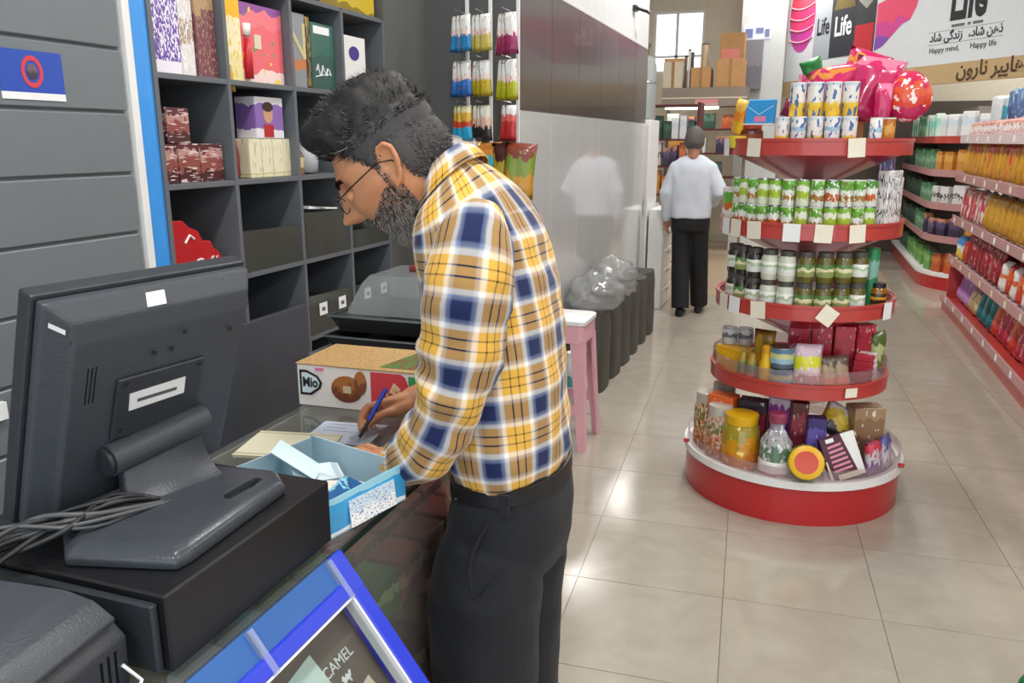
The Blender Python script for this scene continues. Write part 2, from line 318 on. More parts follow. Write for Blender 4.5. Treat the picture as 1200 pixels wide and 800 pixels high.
# second row
gpk = pack('dark_red_bar_print', [(0, '4a2226'), (.3, '8c4a44'), (.62, 'b78a84'), (.85, '5a2a30')], .3, 4, [('d8c4c0', .6, 6, (1, .3, 3))])
for k, (a, b, z0, z1) in enumerate([(2.13, 2.2, s2, 1.57), (2.205, 2.305, s2, 1.572), (2.31, 2.425, s2, 1.57)]):
    carton('chocolate_carton', a, b, z0, z1, gpk, ['narrow dark red foil chocolate carton next to the blue trim', 'dark red foil chocolate carton in the middle of three on the second shelf', 'widest dark red foil chocolate carton next to the first divider'][k], group='dark red chocolate cartons')
carton('chocolate_carton', 2.165, 2.27, 1.5725, 1.685, gpk, 'dark red foil chocolate carton stacked on top of two like it', group=None)
for k, (a, b) in enumerate([(2.575, 2.645), (2.648, 2.715), (2.718, 2.785), (2.788, 2.835)]):
    carton('cream_carton', a, b, s2, 1.588, pack('cream_print', [(0, 'e2dcb6'), (.08, 'cfc58d'), (.12, 'e8e2c4')], .04, 4, [('b9b48a', .62, 8, (1, 1, .3))]), 'cream carton under the portrait box, ' + nth(3 - k) + ' from the small brown bottle', group='cream cartons in a row', d=.1)
o = carton('portrait_box', 2.625, 2.80, 1.5895, 1.74, pack('lilac_portrait_print', [(0, 'e6e2ea'), (.2, '8a68b0'), (.82, 'e9e7ee')], .1, 3), 'white and purple box with a small figure print stacked on cream cartons')
fg = MB(); fg.rings([[(x, -.01 + .03 * math.cos(a), .09 + .035 * math.sin(a)) for a in [2 * PI * i / 16 for i in range(16)]] for x in (.0004, .0012)]); fg.b2((.0004, -.04, .004), (.0012, .02, .05), mi=1); fg.rings([[(x, -.01 + .034 * math.cos(a), .115 + .018 * math.sin(a)) for a in [2 * PI * i / 16 for i in range(16)]] for x in (.0005, .0016)], mi=2)
fg.build('figure_print', [mat('print_skin', 'c9987c', .5), mat('print_red', 'b5262c', .5), mat('print_brown', '3a2420', .5)], o)
bt = MB().lathe([(.012, 0), (.03, .002), (.032, .07), (.024, .09), (.014, .1)], 14).build('small_bottle', pack('amber_label', [(0, '8a6a3a'), (.3, 'c9b68a'), (.7, '5a4a2c')], .1, 4), None, (-1.965, 2.874 + .04, s2), smooth=40)
tag(bt, 'small brown bottle with a black cap beside the cream cartons', 'bottle'); MB().lathe([(.016, .1), (.016, .128)], 12).build('cap', M_black, bt)
tag(MB().lathe([(.02, 0), (.026, .01), (.024, .1), (.012, .16)], 12).build('red_figurine', pack('red_figure', [(0, '8c1e22'), (.7, '9c2a2a'), (.85, 'd9d0cc')], .1, 4), None, (-1.99, 2.545, s2), smooth=40), 'small dark red figurine beside the portrait box', 'figurine')
tag(MB().lathe([(.02, 0), (.05, .01), (.055, .08), (.03, .12), (.01, .13)], 14).build('white_pouch', mat('pearl_bag', 'b9bcc0', .35), None, (-1.99, 3.02, s2), smooth=True), 'small pearly white pouch on the second pigeonhole shelf', 'pouch')
# third row: red coffee carton cut to a curved outline, clear bins
o = empty('coffee_carton', (-1.94, 2.26, s3)); tag(o, 'bright red coffee carton with a wavy top and white lettering', 'box')
prof = [(-.13, 0), (.16, 0), (.13, .06), (.10, .10), (.085, .105), (.07, .135), (.03, .14), (.01, .175), (-.03, .19), (-.06, .215), (-.13, .22)]
MB().prism(prof, -.07, 0, 0).build('body', mat('coffee_red', 'b81a22', .35, coat=.3), o, bevel=.002)
text('lettering', 'sCafé', .07, M_paper, o, (.001, .03, .055), (R(90), 0, R(90)), .0005)
MB().tube([(.002, -.06, .14), (.002, -.035, .165), (.002, -.015, .15)], .004, 6).build('steam_print', M_paper, o)
def bin_(y0, y1, z, h, label, tags=(), fill=None, d=.26):
    o = empty('clear_bin', (-1.905, (y0 + y1) / 2, z)); tag(o, label, 'bin'); w = (y1 - y0) / 2
    MB().prism([(-w, .0), (w, .0), (w, h * .93), (-w, h)], -.004, 0, 0).build('front_plate', G_bin, o)
    MB().b2((-d, -w, 0), (-.004, -w + .003, h * .7)).b2((-d, w - .003, 0), (-.004, w, h * .7)).b2((-d, -w, 0), (-.004, w, .003)).build('tray', G_bin, o)
    for y in tags:
        t = MB().b2((.0005, y - .03, .075), (.0015, y + .03, .128)).build('price_label', M_paper, o)
        MB().b2((.0016, y - .012, .092), (.002, y + .014, .108)).build('print', mat('grey_ink', '55585c', .5), t)
    return o
bin_(2.462, 2.825, s3, .155, 'clear plastic bin in the pigeonhole left of the paper bin', d=.27)
bin_(2.86, 3.2, s3, .19, 'clear plastic bin with white papers lying over its rim')
bin_(2.86, 3.2, s4, .17, 'clear plastic bin with two price labels beside the divider nearest the candy carton', (-.07, .085))
bin_(3.24, 3.57, s4, .155, 'clear plastic bin with two price labels in the last pigeonhole column', (-.06, .1))
bin_(3.24, 3.57, s3, .08, 'low clear plastic bin in the last pigeonhole column')
tag(MB().box((0, 0, 0), (.1, .22, .006), (R(-4), 0, 0)).box((0, -.05, .006), (.1, .12, .005), (R(-8), 0, 0)).build('paper_stack', M_paper, None, (-1.965, 3.02, s3 + .1965)), 'white papers resting on the rim of a clear bin', 'paper')
for k, (y, c) in enumerate([(2.52, '2a2c30'), (2.6, '5b5f66'), (2.68, '33363c'), (2.74, '7b8086')]):
    tag(MB().lathe([(.012, 0), (.028, .004), (.028, .03), (.02, .038)], 12).build('small_tin', mat('tin_' + c, c, .4), None, (-1.96, y, s4 + .001), smooth=40), 'small dark round tin above the slate panel, ' + nth(k) + ' from the red coffee carton', 'tin', 'small dark tins')

# ================================================================ cold-room wall with glossy panels
cw = struct(empty('wall_middle', (-1.4, 4.05, 0)))
MB().b2((-1.2, 0.012, 0), (-.012, 3.6, 4.2)).build('core', M_wall, cw)
MB().b2((-1.2, 0, 0), (0, .012, 4.2)).build('end_panel', M_end, cw)
M_gloss = mat('glossy_grey_white_panel', 'c4c6c6', .16, spec=.9, coat=.6, var=.04, scale=3)
M_brown = mat('dark_glass_panel', '3f3732', .22, spec=.6, coat=.15, var=.12, scale=4)
for k in range(6):
    a, b = .012 + .598 * k, .012 + .598 * (k + 1) - .004
    MB().b2((-.012, a, 1.738), (0, b, 2.372)).build('upper_panel', M_brown, cw, bevel=.0015)
    MB().b2((-.012, a, .09), (0, b, 1.732)).build('lower_panel', M_gloss, cw, bevel=.0015)
MB().b2((-.012, .012, 2.376), (-.004, 3.6, 4.2)).build('white_fascia', M_wall, cw)
MB().b2((-.012, .012, 0), (.004, 3.6, .086)).build('kick_strip', M_dark, cw)
o = MB().b2((0, -.05, -.02), (.03, .05, .02)).tube([(.03, 0, 0), (.1, .06, -.02), (.1, .14, -.02)], .012, 8).build('wall_bracket', M_black, None, (-1.404, 6.95, 2.62)); tag(o, 'small black bracket on the white wall above the dark panels', 'bracket')

# ================================================================ glass counter
ct = empty('glass_counter', (-.713, .0, 0)); tag(ct, 'glass display counter with a grey frame under the till', 'counter')
G_top = glass('counter_top_glass', 'eef1ef', 1.3, .03, .06); G_front = glass('counter_front_glass', 'eceee8', 1.0, .05, .10)
Y0, Y1 = .12, 2.12
MB().b2((-.49, Y0, .888), (.004, 1.33, .9)).build('top_glass', G_top, ct, bevel=.001)
MB().b2((-.49, 1.336, .888), (.004, Y1, .9)).build('top_glass', G_top, ct, bevel=.001)
MB().b2((-.006, Y0, .1), (0, Y1, .886)).build('front_glass', G_front, ct)
M_al = mat('grey_aluminium', '7c8084', .35, metal=.7)
for y in (Y0, Y1 - .02):
    for x in (-.49, -.022): MB().b2((x, y, .1), (x + .02, y + .02, .886)).build('post', M_al, ct)
MB().b2((-.001, Y0, .878), (.006, Y1, .888)).build('edge_strip', mat('dark_green_edge', '1d2a24', .3), ct)
MB().b2((-.49, Y0, 0), (0, Y1, .1)).build('plinth', M_dark, ct)
MB().b2((-.49, Y0, .1), (-.484, Y1, .886)).build('back_panel', mat('counter_back', 'a8a294', .5), ct)
for y in (Y0 + .002, Y1 - .008): MB().b2((-.47, y, .1), (-.02, y + .006, .886)).build('side_glass', G_front, ct)
MB().b2((-.47, Y0 + .02, .597), (-.03, Y1 - .02, .603)).build('inner_shelf', G_clear, ct)
MB().b2((-.47, Y0 + .02, .347), (-.03, Y1 - .02, .353)).build('inner_shelf', G_clear, ct)
cpk = [pack('gum_red', [(0, 'a8402c'), (.4, 'd98a6a'), (.7, '8c2a22')], .2, 4), pack('gum_green', [(0, '3f7a34'), (.45, 'a7c98a'), (.7, '2f6a34')], .2, 4), pack('gum_teal', [(0, '3f8a86'), (.5, 'b9dcd8'), (.7, '2f6f78')], .2, 4), pack('gum_blue', [(0, '8fa8b8'), (.5, 'c9d6dc')], .2, 4), pack('gum_brown', [(0, '9a5a44'), (.5, 'c99a86')], .2, 4)]
cn = ['red', 'green', 'teal', 'pale blue', 'brown']
for zi, (z, order, h) in enumerate([(.604, [3, 2, 1, 1, 0, 0, 0, 0, 1], .1), (.354, [3, 2, 2, 1, 0, 4, 4, 0, 0], .13), (.101, [4, 4, 0, 4, 4, 1, 0, 4, 4], .12)]):
    for k, c in enumerate(order):
        y = .98 + .118 * k
        for x in (-.075, -.19):
            tag(MB().b2((-.045, -.05, 0), (.045, .05, h)).build('sweet_carton', cpk[c], None, (-.713 + x, y, z), (0, 0, random.uniform(-.06, .06)), bevel=.003), cn[c] + ' sweet carton inside the counter, ' + ['upper', 'middle', 'lowest'][zi] + ' shelf, ' + ['front', 'back'][x < -.15] + ' row, ' + nth(k) + ' from the till', 'box', cn[c] + ' sweet cartons inside the counter, ' + ['upper', 'middle', 'lowest'][zi] + ' shelf')

# ================================================================ till: drawer, terminal, printer, cables
dr = empty('cash_drawer', (-.72, .72, .9)); tag(dr, 'black steel cash drawer under the till screen', 'cash drawer')
MB().b2((-.41, 0, .008), (0, .385, .12)).build('body', mat('drawer_black', '17181b', .35, bump=.15, scale=60), dr, bevel=.003)
MB().b2((-.40, -.012, .012), (-.012, 0, .11)).build('drawer_front', M_pos2, dr, bevel=.003)
for x, y in ((-.38, .03), (-.03, .03), (-.38, .35), (-.03, .35)): MB().lathe([(.012, 0), (.012, .008)], 10, (x, y, 0)).build('foot', M_black, dr)
tm = empty('till_terminal', (-.82, .93, 1.02)); tag(tm, 'black touch-screen till terminal seen from its back', 'till')
def in_tm(o): o.parent = tm; o.matrix_parent_inverse = tm.matrix_basis.inverted(); return o
bpy.context.view_layer.update()
mrot = (R(20), 0, R(80.4)); mw = Matrix.Translation((-.928, .762, 1.387)) @ Euler(mrot).to_matrix().to_4x4()
def mon(mb, name, mt, **kw):
    mb.v = [tuple(mw @ Vector(p) - Vector((-.82, .93, 1.02))) for p in mb.v]; return mb.build(name, mt, tm, **kw)
H, Wd = .375, .36
mon(MB().b2((0, -.004, -H), (Wd, .024, 0)), 'bezel', M_pos2, bevel=.004, seg=2)
mon(MB().b2((.018, .024, -H + .02), (Wd - .018, .0255, -.018)), 'screen', mat('screen_glass', '0b0c0f', .08, coat=.6))
def fr_(x0, x1, z0, z1, y): return [(x0, y, z0), (x1, y, z0), (x1, y, z1), (x0, y, z1)]
sh = MB().rings([fr_(.006, Wd - .006, -H + .006, -.006, -.004), fr_(.006, Wd - .006, -H + .006, -.006, -.02), fr_(.032, Wd - .02, -H + .03, -.03, -.042), fr_(.036, Wd - .024, -H + .034, -.06, -.05)])
bk_o = mon(sh, 'back_shell', mat('pos_back_shell', '3f444b', .4, bump=.25, scale=40), bevel=.004, seg=2)
mon(MB().b2((.03, -.046, -.058), (Wd - .02, -.0435, -.052)), 'seam_rib', M_pos)
vp = mon(MB().b2((.105, -.056, -.235), (.26, -.049, -.13)), 'mount_plate', M_pos2, bevel=.002)
lb = mon(MB().rings([[(.128, y, -.188), (.226, y, -.186), (.224, y, -.156), (.126, y, -.158)] for y in (-.0575, -.0562)]), 'serial_label', M_paper)
mon(MB().b2((.14, -.0578, -.176), (.21, -.0575, -.170)), 'label_print', mat('grey_ink', '55585c', .5))
for x, z in ((.118, -.142), (.248, -.142), (.118, -.222), (.21, -.075), (.30, -.09), (.16, -.10), (.19, -.10)): mon(MB().lathe([(.0035, 0), (.0035, .004)], 8, (x, -.056, z)), 'screw', M_black)
vc = MB()
for k in range(3): vc.b2((.058 + .006 * k, -.06, -.16), (.0605 + .006 * k, -.040, -.10))
vc.v = [tuple(mw @ Vector(p) - Vector((-.82, .93, 1.02))) for p in vc.v]; cut(bk_o, vc)
mon(MB().rings([[(.15, -.0392 - o_, -.0268), (.182, -.0392 - o_, -.0268), (.186, -.0255 - o_, -.0118), (.155, -.0255 - o_, -.0118)] for o_ in (0, .0014)]), 'white_sticker', M_paper)
mon(MB().rings([[(.012, -.0255 - o_, -.030), (.027, -.0385 - o_, -.038), (.027, -.0385 - o_, -.045), (.012, -.0255 - o_, -.037)] for o_ in (0, .0014)]), 'clip_and_glint', M_chrome)  # pale sliver: a clip, with the corner's bright highlight painted in as well
mon(MB().tube([(.10, -.06, -.265), (.27, -.06, -.245)], .026, 18), 'hinge_barrel', M_pos, smooth=40)
for x, z in ((.0985, -.265),): mon(MB().tube([(x, -.06, z), (x - .006, -.06, z - .001)], .022, 18), 'hinge_cap', M_pos2, smooth=40)
# neck: a bent plate from the hinge down to the foot
def wpt(x, y, z): return mw @ Vector((x, y, z))
ha, hb = wpt(.125, -.062, -.262), wpt(.262, -.062, -.246)
neck = []
f0, f1 = Vector((-.875, .86, 1.05)), Vector((-.835, 1.03, 1.05))
g0, g1 = Vector((-.80, .815, 1.04)), Vector((-.765, 1.0, 1.04))
for t in [i / 12 for i in range(13)]:
    def bz(a, b, c): return a * (1 - t) ** 2 + b * 2 * t * (1 - t) + c * t * t
    dn = Vector((-.025, 0, -.1))
    pa = bz(ha, (ha + dn + f0) / 2 + Vector((-.02, .0, -.025)), g0); pb = bz(hb, (hb + dn + f1) / 2 + Vector((-.02, .0, -.025)), g1)
    neck.append((pa, pb))
mb = MB(); th_ = Vector((-.02, .004, -.016)); org = Vector((-.82, .93, 1.02))
mb.rings([[a - org, b - org, b + th_ - org, a + th_ - org] for a, b in neck]); mb.build('neck', M_pos, tm, bevel=.003, smooth=50)
# foot: a low wedge with a cable arch and a hand slot
pts = [(-.965, .79), (-.90, .735), (-.75, .775), (-.745, .80), (-.757, 1.035), (-.80, 1.075), (-.93, 1.06)]
c0 = sum((Vector((x, y)) for x, y in pts), Vector((0, 0))) / len(pts)
def shr(k, z, sx=0): return [((c0.x + (x - c0.x) * k + sx) + .82, (c0.y + (y - c0.y) * k) - .93, z - 1.02) for x, y in pts]
ft_o = MB().rings([shr(1, 1.021), shr(1, 1.034), shr(.95, 1.042), shr(.85, 1.048, -.005)]).build('foot', mat('pos_foot', '3f444b', .27, bump=.15, scale=40), tm, bevel=.006, seg=2, smooth=40)
cut(ft_o, MB().prism([(x + .012, y + .04) for x, y in [(.0, -.02), (.008, -.032), (.02, -.03), (.024, .02), (.02, .05), (.006, .05)]], .010, .06, 2))
MB().tube([(.0125, .02, .0285), (.0125, .09, .0285)], .0015, 6).build('slot_rim', M_pos, tm)
tb = MB().lathe([(.03, .0), (.03, .02), (.0, .022)], 16, (0, 0, 0)); 
for k in range(20):
    r = random.Random(k); oz = [r.uniform(-.014, .014) for _ in range(10)]
    if k % 3 == 0:
        pp = [(-.90 + oz[0], .90, 1.05), (-.915 + oz[1], .84 + oz[2], 1.062 + abs(oz[3])), (-.945 + oz[4] * 2, .77 + oz[5], 1.05 + abs(oz[6])), (-.985 + oz[7] * 2, .68 + oz[8], 1.035), (-1.0 + oz[1] * 2, .56, 1.01), (-1.0 + oz[3], .44, .97)]
    else:
        pp = [(-.885 + oz[0], .895 + oz[1], 1.045), (-.92 + oz[1] * 1.5, .80 + oz[2], 1.045 + abs(oz[3]) * 1.5), (-.965 + oz[4], .72 + oz[5] * 2, 1.05 + abs(oz[6]) * 2), (-.975 + oz[7] * 2, .66 + oz[8], 1.04 + abs(oz[9])), (-.955 + oz[1] * 2, .58 + oz[2], 1.0), (-1.03 + oz[3], .50, .91)]
    P = [Vector(p) for p in pp]; cur = []
    for i in range(len(P) - 1):
        q0, q1, q2, q3 = P[max(i - 1, 0)], P[i], P[i + 1], P[min(i + 2, len(P) - 1)]
        for s_ in range(6):
            t = s_ / 6; cur.append(.5 * ((2 * q1) + (q2 - q0) * t + (2 * q0 - 5 * q1 + 4 * q2 - q3) * t * t + (3 * q1 - q0 - 3 * q2 + q3) * t ** 3))
    cur.append(P[-1])
    tag(MB().tube(cur, .003 + .001 * (k % 2), 7).build('cable', mat('cable_grey_%d' % (k % 3), ['26282b', '3a3c3f', '55575a'][k % 3], .45), None, smooth=True), 'thin dark cable in the bundle behind the till screen', 'cable', 'cables behind the till')
tag(MB().tube([(-.955, .655, 1.078), (-.94, .66, 1.085), (-.93, .668, 1.076)], .004, 6).box((-.945, .664, 1.082), (.014, .008, .01), (.3, .4, .2)).build('cable_tie', mat('yellow_tie', 'c9c02a', .5), None), 'small yellow twist tie around the till cables', 'tie')
pr_ = empty('receipt_printer', (-.815, .57, .9), (0, 0, R(6))); pr_.scale.z = .84; tag(pr_, 'black receipt printer beside the cash drawer', 'printer')
pb_o = MB().prism([(-.14, .0), (.075, .0), (.078, .1), (.05, .135), (.02, .148), (-.14, .15)], -.16, .105, 1).build('body', M_pos2, pr_, bevel=.008, seg=2, smooth=40)
MB().prism([(-.13, .150), (.0, .150), (.03, .146), (.052, .134), (.066, .12), (.07, .13), (.04, .155), (.0, .166), (-.13, .166)], -.155, .1, 1).build('paper_lid', M_pos, pr_, bevel=.003, smooth=40)
MB().b2((.0765, -.035, .055), (.0795, .0, .085)).build('badge', mat('grey_badge', '8f9396', .4), pr_)
gc_ = MB()
for k in range(3): gc_.b2((.066, .055 + .012 * k, .02), (.09, .06 + .012 * k, .09))
cut(pb_o, gc_)
MB().tube([(.078, .09, .06), (.095, .1, .03), (.1, .07, -.0)], .0025, 6).build('white_lead', M_chrome, pr_)

# ================================================================ blue slanted cigarette display at the counter front
bd = empty('cigarette_display', (-.704, .46, 0)); tag(bd, 'blue framed slanted cigarette display standing against the counter', 'display case')
sl = Vector((.588, 0, -.809)); nn_ = Vector((.809, 0, .588)); B0 = Vector((.003, 0, .9))
def sp(s, y, h=0): return B0 + sl * s + nn_ * h + Vector((0, y, 0))
def spbox(name, s0, s1, y0, y1, h0, h1, mt, **kw):
    return MB().rings([[sp(s0, y0, h), sp(s1, y0, h), sp(s1, y1, h), sp(s0, y1, h)] for h in (h0, h1)]).build(name, mt, bd, **kw)
LY, LS = .635, .33
M_bluetop = mat('blue_acrylic', '2f62a8', .2, coat=.5)
spbox('top_band', .0, .046, 0, LY, -.02, .0, M_bluetop)
spbox('frame_rail', .046, .074, 0, LY, -.02, .006, M_blue, bevel=.003)
spbox('frame_rail', LS - .03, LS, 0, LY, -.02, .006, M_blue, bevel=.003)
for y in (0, LY - .036): spbox('frame_rail', .0, LS, y, y + .036, -.02, .005, M_blue, bevel=.003)
for y in (.036, LY - .041): spbox('white_bead', .074, LS - .03, y, y + .005, -.02, .003, M_chrome)
spbox('white_bead', .074, .078, .036, LY - .036, -.02, .003, M_chrome)
spbox('poster_board', .074, LS - .03, .036, LY - .036, -.045, -.035, mat('taupe_board', '746a60', .5))
spbox('cover_glass', .074, LS - .03, .036, LY - .036, -.006, -.004, glass('display_cover', 'f2f4f4', .8, .05))
e_ = M_blue
MB().prism([(0, .0), (.003, .808), (.188, .553), (.188, 0)], 0.0, LY, 1).build('body', e_, bd)
trot = Matrix((( 0, -sl.x, nn_.x), (1, 0, 0), (0, -sl.z, nn_.z))).to_euler()
text('brand_lettering', 'CAMEL', .026, M_paper, bd, sp(.143, .525, -.034), trot, .0006)
cm = MB().rings([[sp(.172 + a * .9, .525 + b, h) for a, b in [(-.004, -.014), (-.01, -.008), (-.004, -.004), (-.009, .001), (-.004, .005), (-.01, .011), (-.007, .014), (.001, .009), (.002, .006), (.01, .006), (.01, .004), (.003, .002), (.003, -.006), (.01, -.008), (.01, -.01), (.001, -.011)]] for h in (-.0349, -.034)]); cm.build('camel_emblem', M_paper, bd)
def slip(ss, ys, ang, ws, wy, name='paper_slip', mt=None):
    ca, sa = math.cos(ang), math.sin(ang)
    q = [(ss + a * ca - b * sa, ys + a * sa + b * ca) for a, b in ((0, 0), (ws, 0), (ws, -wy), (0, -wy))]
    MB().rings([[sp(s_, y_, h) for s_, y_ in q] for h in (-.0345, -.0335)]).build(name, mt or mat('mint_paper', 'd5ece2', .6), bd)
slip(.10, .485, .1, .10, .09); slip(.15, .44, .25, .12, .12, mt=M_paper); slip(.195, .565, .15, .07, .06, mt=mat('cream_card', 'd9d3b8', .6))
for y in (.375, .585): spbox('clear_clip', .002, .075, y, y + .012, .0, .008, glass('clip_plastic', 'e6efff', 1.5, .1, .25))

# ================================================================ things on the counter
cb = empty('candy_carton', (-1.037, 1.755, .9), (0, 0, R(2))); tag(cb, 'white candy carton with a brown lid beside the writing hand', 'box')
w, d_, h = .180, .21, .112
MB().b2((-w, 0, 0), (w, d_, h)).build('body', mat('candy_white', 'e9e2dc', .5), cb, bevel=.002)
MB().b2((-w - .002, -.002, h), (w + .002, d_, h + .004)).build('lid', pack('kraft_grain', [(0, 'a07a4c'), (.4, 'b48d5a'), (.55, 'c7a26c')], .5, 18, [('8a6238', .62, 40, (1, 1, 1))]), cb, bevel=.001)
MB().prism([(.05, .02), (.17, .02), (.17, .19), (.09, .19)], h + .0042, h + .005, 2).build('lid_leaf_print', pack('leaf_print', [(0, '3f6a3a'), (.5, '58803f')], .4, 6, [('8a4a2c', .55, 8, (1, 1, 1))]), cb)
def front(name, poly, mt, y0=-.0022, y1=-.0008): return MB().prism(poly, y0, y1, 1).build(name, mt, cb)
def ell(cx, cz, a, b, n=18, p0=0, p1=2 * PI): return [(cx + a * math.cos(p0 + (p1 - p0) * i / n), cz + b * math.sin(p0 + (p1 - p0) * i / n)) for i in range(n)]
front('logo_badge', [(-.172, .03), (-.14, .03), (-.112, .05), (-.106, .066), (-.118, .084), (-.15, .098), (-.172, .098)], M_ink)
front('logo_field', [(-.165, .037), (-.142, .037), (-.118, .053), (-.113, .066), (-.123, .08), (-.15, .091), (-.165, .091)], mat('icy_print', 'cfdfe6', .5), -.003)
text('logo_lettering', 'Mio', .036, M_ink, cb, (-.1405, -.0034, .0645), (R(90), 0, 0), .0004, sx=.8, bold=.0012)
front('date_print', ell(-.035, .055, .045, .036), pack('date_brown', [(0, '6a3418'), (.35, '8c4c22'), (.6, 'a9672f')], .4, 5))
front('date_print', ell(.005, .075, .018, .032), pack('date_brown2', [(0, '7a401c'), (.5, 'a9652c')], .4, 5), -.0028)
front('sweet_print', [(-.045, .045), (-.022, .045), (-.022, .064), (-.045, .064)], mat('beige_print', 'c9b494', .5), -.0032)
front('pink_word', [(-.125, .098), (-.1, .099), (-.1, .107), (-.125, .106)], mat('pink_ink', 'd97aa6', .5))
front('red_panel', [(.035, .005), (.12, .005), (.14, .04), (.143, .07), (.132, .1), (.12, .108), (.035, .108)], mat('coral_red', 'cf3a46', .45))
front('nut_print', [(.07, .05), (.085, .055), (.1, .085), (.118, .07), (.122, .05), (.09, .035), (.075, .04)], pack('nut_mix', [(0, '6b4020'), (.4, 'd9a878'), (.65, 'e8c39a')], .5, 5), -.0032)
front('green_panel', [(.144, .045), (.176, .045), (.176, .104), (.14, .104)], mat('leaf_green', '2f9a58', .5))
bl = empty('snack_display_box', (-.833, 1.243, .9), (0, 0, R(-14))); tag(bl, 'light blue open cardboard display box beside the cash drawer', 'box')
M_lb = pack('blue_box_print', [(0, 'e9f2f4'), (.12, '3d9fd6'), (.55, '35a5dd'), (.8, '9fd8ec')], .1, 3); M_lbi = mat('blue_box_inside', 'a9c4d0', .6)
a_, b_, hh = .128, .105, .076
MB().b2((-a_, -b_, 0), (a_, b_, .003)).build('bottom', M_lbi, bl)
MB().prism([(-a_, .003), (a_, .003), (a_, hh), (-a_, hh + .004)], b_ - .003, b_, 1).build('back_wall', M_lbi, bl)
MB().prism([(-b_, .003), (b_, .003), (b_, hh), (-b_, hh)], -a_, -a_ + .003, 0).build('side_wall', M_lbi, bl)
MB().prism([(-b_, .003), (b_, .003), (b_, hh), (-b_ * .9, hh * .95)], a_ - .003, a_, 0).build('side_wall', M_lb, bl)
MB().prism([(-a_, .003), (a_, .003), (a_, hh * .92), (a_ * .55, hh * .9), (a_ * .4, hh * .45), (-a_ * .4, hh * .4), (-a_, hh * .8)], -b_, -b_ + .003, 1).build('front_wall', M_lb, bl)
MB().box((a_ + .004, .01, .03), (.002, .12, .05), (0, -.12, 0)).build('torn_flap', pack('flap_print', [(0, 'f2f2f2'), (.5, 'cfdfea')], .3, 8, [('2f6aa8', .6, 20, (1, 1, 1))]), bl)
MB().b2((.02, -b_ - .0015, .008), (.09, -b_ - .0003, .06)).build('orange_print', pack('orange_print', [(0, 'd0562a'), (.5, 'e07a3a')], .3, 4), bl)
wpk = [pack('wafer_blue', [(0, '2f7fb8'), (.5, '8fd0e4'), (.75, '1f5f98')], .3, 5), pack('wafer_orange', [(0, 'd9662a'), (.5, 'f0e6da')], .3, 5), pack('wafer_white', [(0, 'eef2f3'), (.6, 'c9dce4')], .3, 5)]
for k, (x, y, z, rx, rz, c) in enumerate([(.06, -.03, .018, .3, .2, 0), (.09, .02, .03, .4, -.3, 0), (.04, .04, .018, .2, .5, 1), (-.03, -.05, .016, .1, .1, 2), (-.05, .05, .03, .5, 1.0, 2), (.07, -.08, .016, .1, .9, 1)]):
    p = Euler((0, 0, R(-14))).to_matrix() @ Vector((x * .85, y * .8, 0)) + Vector((-.833, 1.243, .905 + z))
    tag(MB().rings([[(u * .05, v * .022, w_ * (1 - abs(u) ** 3)) for u, v in ((-1, -1), (-.6, -1), (.6, -1), (1, -1), (1, 1), (.6, 1), (-.6, 1), (-1, 1))] for w_ in (-.008, .008)]).build('wafer_bar', wpk[c], None, p, (rx, .1, rz)), ['blue', 'orange and white', 'white'][c] + ' wrapped wafer bar inside the light blue box', 'wafer bar', ['blue', 'orange', 'white'][c] + ' wafer bars')
tag(MB().box((0, 0, 0), (.1, .07, .0012), (0, R(35), 0)).build('leaflet', mat('mint_leaflet', 'cfe6ea', .6), None, (-.90, 1.275, .968), (0, 0, R(20))), 'pale mint leaflet leaning inside the light blue box', 'leaflet')
bk = empty('cream_booklet', (-1.06, 1.475, .9), (0, 0, R(12))); tag(bk, 'cream paper booklet lying under the notepaper', 'booklet')
MB().b2((-.10, -.075, 0), (.10, .075, .006)).build('pages', M_cream, bk); MB().b2((-.102, -.077, .006), (.102, .077, .007)).build('cover', pack('booklet_cover', [(0, 'd6d0b2'), (.06, 'a9a48c'), (.1, 'ddd8bd'), (.9, 'a9a48c'), (.93, 'd6d0b2')], .01, 3, axis=1), bk)
np_ = empty('note_paper', (-.985, 1.595, .9), (0, 0, R(8))); tag(np_, 'pale blue note paper under the writing hand', 'paper')
MB().b2((-.082, -.07, .0005), (.082, .07, .002)).build('sheet', mat('pale_blue_sheet', 'c9d3e4', .6), np_)
for k in range(4): MB().b2((-.06, .05 - .022 * k, .002), (.02 - .03 * (k % 2), .0515 - .022 * k, .0023)).build('written_line', mat('blue_ink', '4a5f9a', .5), np_)
# serving trays beyond the counter
tag(cbox('side_cabinet', (-1.5, 2.22, 0), (-.98, 2.85, .9), M_darkin, bevel=.004), 'low charcoal side cabinet at the end of the glass counter', 'cabinet')
for k, (z, lab) in enumerate([(.9, 'dark shallow metal tray under another tray by the shelf unit'), (.962, 'dark shallow metal tray carrying a clear cover by the shelf unit')]):
    t = empty('metal_tray', (-1.22, 2.45 + .03 * k, z)); tag(t, lab, 'tray')
    a, b = .235, .2
    def rr(k_, z_): return [(x * k_, y * k_, z_) for x, y in ((-a, -b), (a, -b), (a, b), (-a, b))]
    MB().rings([rr(.86, .0), rr(.97, .052), rr(.95, .052), rr(.84, .006)], cap=False).add(rr(.86, .0), [(0, 1, 2, 3)]).add(rr(.84, .006), [(0, 1, 2, 3)]).build('pan', mat('tray_dark', '3c3d3e', .35, metal=.5), t)
    MB().rings([rr(.96, .052), rr(1.0, .052), rr(1.0, .058), rr(.96, .058)], cap=False).build('rim', M_steel, t)
t = empty('food_cover', (-1.2, 2.49, 1.02)); tag(t, 'clear plastic cover lying on the stacked metal trays', 'cover')
